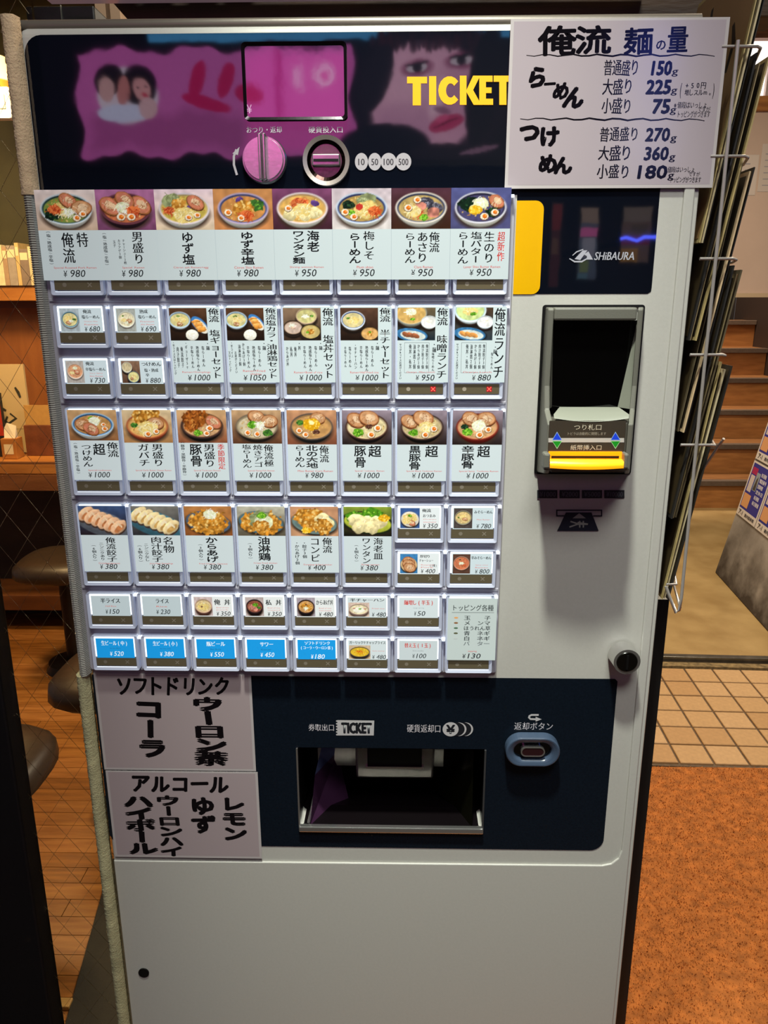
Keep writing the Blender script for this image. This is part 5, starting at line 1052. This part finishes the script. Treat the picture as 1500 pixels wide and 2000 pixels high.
# ================================================================== taped notices
def notice(name, c4, paper, label, draw, Y=.0092):
    a = at(*c4[0], Y); b_ = at(*c4[2], Y); x0, z1 = a.x, a.z; x1, z0 = b_.x, b_.z
    P = Print(8e-6); P.rect(x0, z0, x1, z1, paper)
    draw(P, lambda px, py: ((lambda q: (q.x, q.z))(at(px, py, Y))))
    o = P.build(name, lam_mat, None, loc=(0, Y, 0)); tag(o, label, 'notice')
    MB().prism([(x0 - .003, z0 - .003), (x1 + .003, z0 - .003), (x1 + .003, z1 + .002), (x0 - .003, z1 + .002)], .00004, .0004).build('laminate', mat('laminate_film', 'b8b0b0', .1, ior=1.6, bump=.1, bscale=20), o)
    return o
INK = '0d0a0e'
def brush(P, q, t, x0, y0, x1, y1, vertical=False, bold=.04, jit=.12, shear=0, col=INK):
    a = q(x0, y1); c = q(x1, y0)
    if t.isascii() and t not in '()': P.hbox(t, a[0], a[1] + (c[1] - a[1]) * .08, c[0], c[1] - (c[1] - a[1]) * .08, col, bold * .9, .08); return
    if vertical: P.vcol(t, (a[0] + c[0]) / 2, c[1], a[1], (c[0] - a[0]), col, bold, jit)
    else: P.hrow(t, a[0], c[0], (a[1] + c[1]) / 2, (c[1] - a[1]) * 1.05, col, bold, jit, shear)
def wav(P, q, x0, y0, x1, y1, wpx=3):
    n = 24; P.line([q(x0 + (x1 - x0) * i / n, y0 + (y1 - y0) * i / n + 2 * math.sin(i * 1.9)) for i in range(n + 1)], wpx * .0005, INK, True)
def d1(P, q):
    brush(P, q, '俺流', 1052, 50, 1196, 106, bold=.032); brush(P, q, '麺', 1216, 52, 1278, 106, bold=.028); brush(P, q, 'の', 1280, 76, 1302, 98, bold=.03); brush(P, q, '量', 1300, 50, 1348, 106, bold=.028)
    wav(P, q, 1028, 108, 1396, 108)
    for c, x, y, sz in (('ら', 1050, 152, 44), ('ー', 1074, 164, 26), ('め', 1096, 178, 34), ('ん', 1122, 192, 44)): brush(P, q, c, x - sz * .5, y - sz * .55, x + sz * .5, y + sz * .5, bold=.07, shear=.2)
    for y, t, v in ((133, '普通盛り', '150'), (170, '大盛り', '225'), (208, '小盛り', '75')):
        dx = -(y - 133) * .05
        brush(P, q, t, 1178 + dx, y - 17, (1250 if len(t) == 4 else 1240) + dx, y + 15, bold=.022)
        brush(P, q, v, (1272 if v != '75' else 1277) + dx - (9 if v == '225' else 0), y - 16, 1312 + dx, y + 16, bold=.07); brush(P, q, 'g', 1311 + dx, y + 2, 1324 + dx, y + 18, bold=.03)
    brush(P, q, '(', 1324, 158, 1336, 190, bold=.03); brush(P, q, '+50円', 1336, 160, 1380, 174, bold=.03); brush(P, q, '増しスルm。', 1336, 174, 1392, 187, bold=.03); brush(P, q, ')', 1388, 158, 1400, 190, bold=.03)
    brush(P, q, '※値段はいっしょ', 1314, 198, 1382, 212, bold=.02); brush(P, q, 'ですが', 1362, 208, 1388, 219, bold=.01); brush(P, q, 'トッピングがつきます', 1322, 216, 1388, 230, bold=.02)
    wav(P, q, 1016, 232, 1376, 234)
    for c, x, y, sz in (('つ', 1034, 258, 40), ('け', 1074, 266, 40), ('め', 1070, 318, 36), ('ん', 1100, 322, 36)): brush(P, q, c, x - sz * .55, y - sz * .5, x + sz * .55, y + sz * .55, bold=.07)
    for y, t, v in ((263, '普通盛り', '270'), (300, '大盛り', '360'), (336, '小盛り', '180')):
        dx = -(y - 263) * .07
        brush(P, q, t, 1170 + dx, y - 16, (1250 if len(t) == 4 else 1238) + dx, y + 14, bold=.022)
        brush(P, q, v, (1260 if v != '180' else 1250) + dx, y - 15, 1308 + dx, y + 15, bold=.06); brush(P, q, 'g', 1308 + dx, y + 2, 1321 + dx, y + 18, bold=.03)
    brush(P, q, '※値段はいっしょ', 1296, 325, 1358, 337, bold=.02); brush(P, q, 'ですが', 1344, 335, 1368, 345, bold=.01); brush(P, q, 'トッピングがつきます', 1308, 345, 1370, 357, bold=.02)
notice('portion_size_notice', [(1004, 42), 0, (1386, 360)], 'a69aa0', 'large laminated sheet with brush written noodle portion sizes at the top right', d1)
def d2(P, q):
    brush(P, q, 'ソフトドリンク', 228, 1322, 448, 1358, bold=.05, shear=.1)
    brush(P, q, 'コーラ', 268, 1366, 320, 1480, True, .06, .1); brush(P, q, 'ウーロン茶', 380, 1362, 438, 1494, True, .06, .1)
notice('soft_drink_notice', [(188, 1318), 0, (495, 1502)], 'a99a9c', 'grey paper with brush written soft drink names below the beer buttons', d2, .0098)
def d3(P, q):
    brush(P, q, 'アルコール', 258, 1514, 446, 1548, bold=.06, shear=.1)
    brush(P, q, 'ハイボール', 250, 1554, 300, 1668, True, .06, .1); brush(P, q, 'ウーロンハイ', 312, 1554, 352, 1672, True, .05, .1)
    brush(P, q, 'ゆず', 374, 1556, 420, 1628, True, .06, .1); brush(P, q, 'レモン', 434, 1556, 480, 1642, True, .06, .1)
notice('alcohol_notice', [(211, 1508), 0, (507, 1673)], 'a6979a', 'lower grey paper with brush written alcohol drink names, bottom edge curling', d3, .0090)

# ================================================================== wire rack and menu sheets on the right
rk = empty('wire_menu_rack', 'chromed wire rack with six tiers hanging on the right of the machine', 'rack', (.68, .02, 1.03))
wm = mat('chromed_wire', 'b8b0aa', .3, metal=.45, bump=.02)
RX, RY, RZ = rk.location
def R(x, y, z): return (x - RX, y - RY, z - RZ)
MB().tube([R(.6605, .014, 1.60), R(.6615, .012, 1.45), R(.6615, .012, 1.25), R(.6635, .012, 1.05), R(.6630, .012, 1.036), R(.6600, .014, 1.033), R(.650, .020, 1.056)] if False else
          [R(.6605, .006, 1.597), R(.6615, .006, 1.45), R(.6620, .006, 1.25), R(.6640, .006, 1.052), R(.6630, .006, 1.037), R(.6600, .0065, 1.034), R(.6500, .008, 1.056), R(.6470, .009, 1.064)], .0018).build('upright', wm, rk)
MB().tube([R(.6600, .25, 1.597), R(.6615, .25, 1.05)], .0018).build('upright', wm, rk)
for k in range(6):
    z = 1.593 - .0928 * k; xo = .684
    if k == 5: MB().tube([R(.6475, .010, 1.066), R(.6585, .010, 1.066), R(.668, .05, 1.075)], .0013).build('tier_wire', wm, rk); continue
    MB().tube([R(.6475, .010, z), R(xo - .004, .010, z), R(xo, .012, z - .001), R(xo + .010, .045, z - .002), R(xo + .014, .23, z - .002), R(.662, .25, z)], .0015).build('tier_wire', wm, rk)
MB().tube([R(.700, .03, 1.225), R(.690, .08, 1.16), R(.676, .10, 1.07), R(.664, .006, 1.040)], .0015).build('brace_wire', wm, rk)
cols_ = ['b5a06a', '7c6c48', '1a1614', 'c8b890', '5c5038', 'a8946c', '24201c', 'd0b48c']
k = 0
tiername = ['topmost', 'second', 'third', 'fourth', 'fifth']
for tier in range(5):
    ztop = 1.685 - .0945 * tier; zbot = ztop - .262; n = 3
    for i in range(n):
        xt = .6835 + .0052 * i; xb = .6475 + .0030 * i; ztop_i = ztop - (.004 * ((i * 2) % 3) if tier else 0)
        th = (.0012, .0018, .0008, .0016)[(i + tier) % 4]; y0 = .016 + .003 * ((i + tier) % 3); wd_ = .212; dx_ = xt - xb; hz_ = math.hypot(dx_, ztop_i - zbot)
        lb = '%s of the cardboard menu sheets in the %s rack tier, counted from the machine' % (['innermost', 'second', 'third', 'fourth'][i], tiername[tier])
        t = empty('menu_sheet', lb, 'menu sheet', (xb, y0, zbot), 'menu sheets in the wire rack'); t.rotation_euler = (0, math.asin(dx_ / hz_), 0)
        mm = mat('sheet_%s' % 'abcdefgh'[(k * 3 + tier) % 8], cols_[(k * 3 + tier) % 8], .6, noise=.3, nscale=25, bump=.1)
        MB().box(0, th, 0, wd_, 0, hz_).build('board', mm, t)
        P = Print(1e-5); P.rect(.004, .004, wd_ - .004, hz_ * .985, ('8f6f48' if tier == 0 else '3a2e1a') if i == 0 else ('a83020' if i == 2 and tier in (2, 3) else '2c2418'))
        if i == 0:
            for s_ in range(9):
                yy = random.uniform(.02, wd_ * .9); zz = random.uniform(.08, hz_ * .95)
                P.line([(yy, zz), (yy + random.uniform(-.01, .02), zz - .02), (yy + random.uniform(-.02, .01), zz - .045)], .009, '1a140a', True)
        o = P.build('printed_face', print_mat, t)       # print looks towards the machine
        X_ = Vector((0, -1, 0)); Z_ = Vector((0, 0, 1)); Y_ = Z_.cross(X_)
        Mx = Matrix((X_, Y_, Z_)).transposed().to_4x4(); Mx.translation = Vector((-.0003, wd_, 0)); o.matrix_local = Mx
        k += 1

# ================================================================== across the walkway (seen only as reflections in the machine)
struct(MB().box(-3, 4, -3.0, -2.9, 0, 3.3).build('wall_street_opposite', mat('opposite_dark_wall', '241c1c', .7, noise=.2, bump=.1)))
YS = -2.2; kk = (.8155 - YS) / .8035
def mir(px, py):                                     # sign-plane point that the film mirrors at this place
    q = at(px, py); t = (.0121 * 2 - CAM.y - YS) / (.0121 * 2 - CAM.y - .0121)
    return CAM.x + (q.x - CAM.x) * t, CAM.z + (q.z - CAM.z) * t
def sign_art():
    W, H = 360, 100; x = np.linspace(100, 1000, W)[None, :].repeat(H, 0); y = np.linspace(56, 316, H)[:, None].repeat(W, 1)
    im = np.zeros((H, W, 3)); im[:] = (.05, .035, .07)
    r = np.random.default_rng(5)
    def E(cx, cy, rx, ry, c, rot=0, soft=.12, al=1):
        nonlocal im
        ca, sa = math.cos(rot), math.sin(rot); u = ((x - cx) * ca + (y - cy) * sa) / rx; v = (-(x - cx) * sa + (y - cy) * ca) / ry
        m = np.clip((1 - np.sqrt(u * u + v * v)) / soft + .5, 0, 1)[..., None] * al; im = im * (1 - m) + np.array(c) * m
    def B(x0, y0, x1, y1, c, al=1, wob=6, soft=3):
        nonlocal im
        wv = wob * np.sin(x / 23) + wob * .5 * np.sin(x / 9 + 1); wh = wob * np.sin(y / 21 + 2)
        m = np.clip((x - x0 - wh) / soft, 0, 1) * np.clip((x1 - x + wh) / soft, 0, 1) * np.clip((y - y0 - wv) / soft, 0, 1) * np.clip((y1 - y + wv) / soft, 0, 1)
        m = m[..., None] * al; im = im * (1 - m) + np.array(c) * m
    B(310, 50, 1010, 76, (.30, .62, .85), 1, 2); B(165, 88, 700, 306, (.82, .40, .72), 1, 7)
    B(165, 200, 500, 306, (.62, .27, .52), .6, 7, 30); B(480, 88, 700, 306, (.95, .36, .76), .8, 4, 20)
    for a, b_, c_, d_ in ((400, 150, 14, 40), (415, 195, 50, 14), (455, 150, 14, 36), (500, 180, 30, 20)): E(a, b_, c_, d_, (.80, .10, .38), .3)
    B(550, 90, 566, 236, (.72, .08, .46), .7, 1)
    # white sign strokes
    B(585, 125, 600, 170, (1, .8, .95), .8, 0, 4); B(600, 112, 606, 178, (1, .8, .95), .8, 0, 3); E(644, 142, 20, 22, (1, .8, .95)); E(644, 142, 11, 12, (.93, .30, .70))
    # small cut-out group portrait
    E(262, 180, 60, 56, (.90, .82, .90), 0, .1); E(228, 150, 26, 34, (.1, .07, .1), .5); E(222, 168, 16, 24, (.85, .65, .66)); E(286, 160, 34, 40, (.08, .05, .08)); E(290, 168, 17, 22, (.88, .62, .64), -.2); E(296, 180, 6, 4, (.8, .15, .3)); E(284, 165, 3, 2, (.1, .05, .1)); E(299, 163, 3, 2, (.1, .05, .1)); E(255, 170, 12, 30, (.8, .5, .5), .1); E(250, 215, 50, 18, (.85, .85, .98)); E(300, 205, 18, 22, (.88, .7, .74))
    # portrait of a woman with a dark fringe
    E(850, 180, 150, 150, (.10, .06, .10)); E(838, 190, 106, 118, (.92, .68, .80), .15, .1); E(800, 250, 60, 60, (.84, .60, .74), .2, .5)
    E(800, 160, 60, 50, (.98, .76, .86), 0, .8, .5); E(905, 200, 50, 70, (.78, .52, .66), 0, .8, .5); E(862, 190, 14, 40, (1., .82, .9), .25, .6, .8)
    for ex, ey, ro in ((822, 130, -.15), (907, 116, -.12)):
        E(ex, ey, 30, 17, (.52, .22, .36), ro, .5, .8); E(ex, ey, 21, 9, (.85, .78, .84), ro); E(ex + 1, ey, 9, 9, (.10, .07, .10), 0); E(ex, ey - 9, 24, 3.4, (.08, .04, .08), ro)
    E(872, 215, 16, 7, (.5, .3, .42), .2, .6, .7); E(880, 242, 34, 16, (.78, .22, .42), -.35); E(872, 232, 14, 7, (.88, .32, .52), -.35); E(880, 241, 30, 2.2, (.42, .08, .2), -.4)
    B(730, 66, 960, 80, (.10, .06, .10), .95, 3, 6)
    for i in range(34):
        px_ = 740 + i * 7 + r.normal(0, 3); E(px_, 78, 5, 18 + r.normal(0, 5), (.14 + .1 * r.random(), .09, .13), .1 * r.normal(), .4, .8)
    E(950, 170, 32, 120, (.07, .05, .08), .12); E(745, 150, 26, 70, (.12, .08, .12), .3); E(760, 290, 90, 50, (.05, .035, .07)); E(870, 300, 60, 20, (.10, .07, .10)); E(945, 296, 40, 5, (.55, .4, .5), -.2)
    im *= (1 + .05 * (r.random((H, W, 1)) - .5)); return im
g0 = mir(100, 316); g1 = mir(1000, 56)
P = Print(1e-4); W_ = g1[0] - g0[0]; H_ = g1[1] - g0[1]; P.raster(0, 0, W_, H_, sign_art()[:, ::-1])
sg = empty('portrait_advertising_sign', 'backlit pink sign with a dark haired woman portrait across the walkway, mirrored in the machine', 'sign', (g1[0], YS - .004, g0[1]), rz=math.pi)
o = P.build('picture_face', attr_mat('backlit_advert_print', .4, emit=2.1, base=.3), sg)
MB().box(-.02, W_ + .02, .002, .08, -.02, H_ + .02).build('light_box', black_plain, sg)
for x in (.1, W_ - .1): MB().box(x, x + .03, .08, .70, H_ * .5, H_ * .5 + .03).build('wall_bracket', black_plain, sg)
def refl_board(name, px0, py0, px1, py1, parts, label, cat, es=1.0):
    a = mir(px0, py1); b_ = mir(px1, py0); W2 = b_[0] - a[0]; H2 = b_[1] - a[1]
    P = Print(1e-4)
    for (u0, v0, u1, v1, c) in parts: P.rect((1 - u1) * W2, v0 * H2, (1 - u0) * W2, v1 * H2, c)
    t = empty(name, label, cat, (b_[0], YS - .004, a[1]), rz=math.pi)
    P.build('picture_face', attr_mat('backlit_small_sign_%s' % name, .4, emit=es, base=.4), t)
    MB().box(-.005, W2 + .005, .002, .05, -.005, H2 + .005).build('light_box', black_plain, t)
    MB().box(W2 * .4, W2 * .5, .05, .70, H2 * .4, H2 * .5).build('wall_bracket', black_plain, t)
refl_board('tall_street_sign', 1128, 405, 1172, 545, [(0, 0, 1, 1, '4a5468'), (0, .78, 1, 1, '8a7468'), (.05, .60, 1, .72, 'd060a0'), (.2, .3, .9, .58, '9090a0'), (.1, .1, .6, .25, '708050'), (0, 0, .6, .08, '507080')], 'tall narrow lit street sign with a pink band across the walkway', 'sign', 1.6)
refl_board('shop_light_board', 1212, 405, 1275, 512, [(0, 0, 1, 1, '6a5248'), (0, .75, 1, 1, '7a6a60'), (0, .32, 1, .5, '7a2030'), (0, .0, .6, .25, 'a87838'), (.3, .55, .9, .7, '584838')], 'brown and red lit shop board across the walkway', 'sign', 1.3)
refl_board('blue_lit_sign', 1214, 46, 1330, 330, [(0, 0, 1, 1, '7080e8'), (.0, .62, 1, 1, '5068ff'), (.1, .1, .5, .5, '9098c8')], 'blue lit sign across the walkway, mirrored in the laminated notice', 'sign', 3.2)
refl_board('red_banner_sign', 1072, 400, 1098, 560, [(0, 0, 1, 1, '4a1820'), (0, .7, 1, 1, '7a1c20'), (.1, .4, .8, .6, '6a4838')], 'dim red banner sign across the walkway', 'sign', 1.2)
pts_ = [mir(px, py) for px, py in ((1210, 468), (1222, 464), (1240, 470), (1256, 463), (1280, 464), (1292, 468), (1300, 462), (1312, 472))]
ne = empty('neon_tube', 'thin blue neon tube across the walkway', 'neon light', (0, YS + .02, 0))
MB().tube([(x, 0, z) for x, z in pts_], .006).build('tube', mat('blue_neon', '6a70ff', .4, emit='5060ff', es=9, bump=.01), ne)
MB().tube([(pts_[0][0], 0, pts_[0][1]), (pts_[0][0], -.72, pts_[0][1])], .003, 6).build('feed_cable', black_plain, ne)
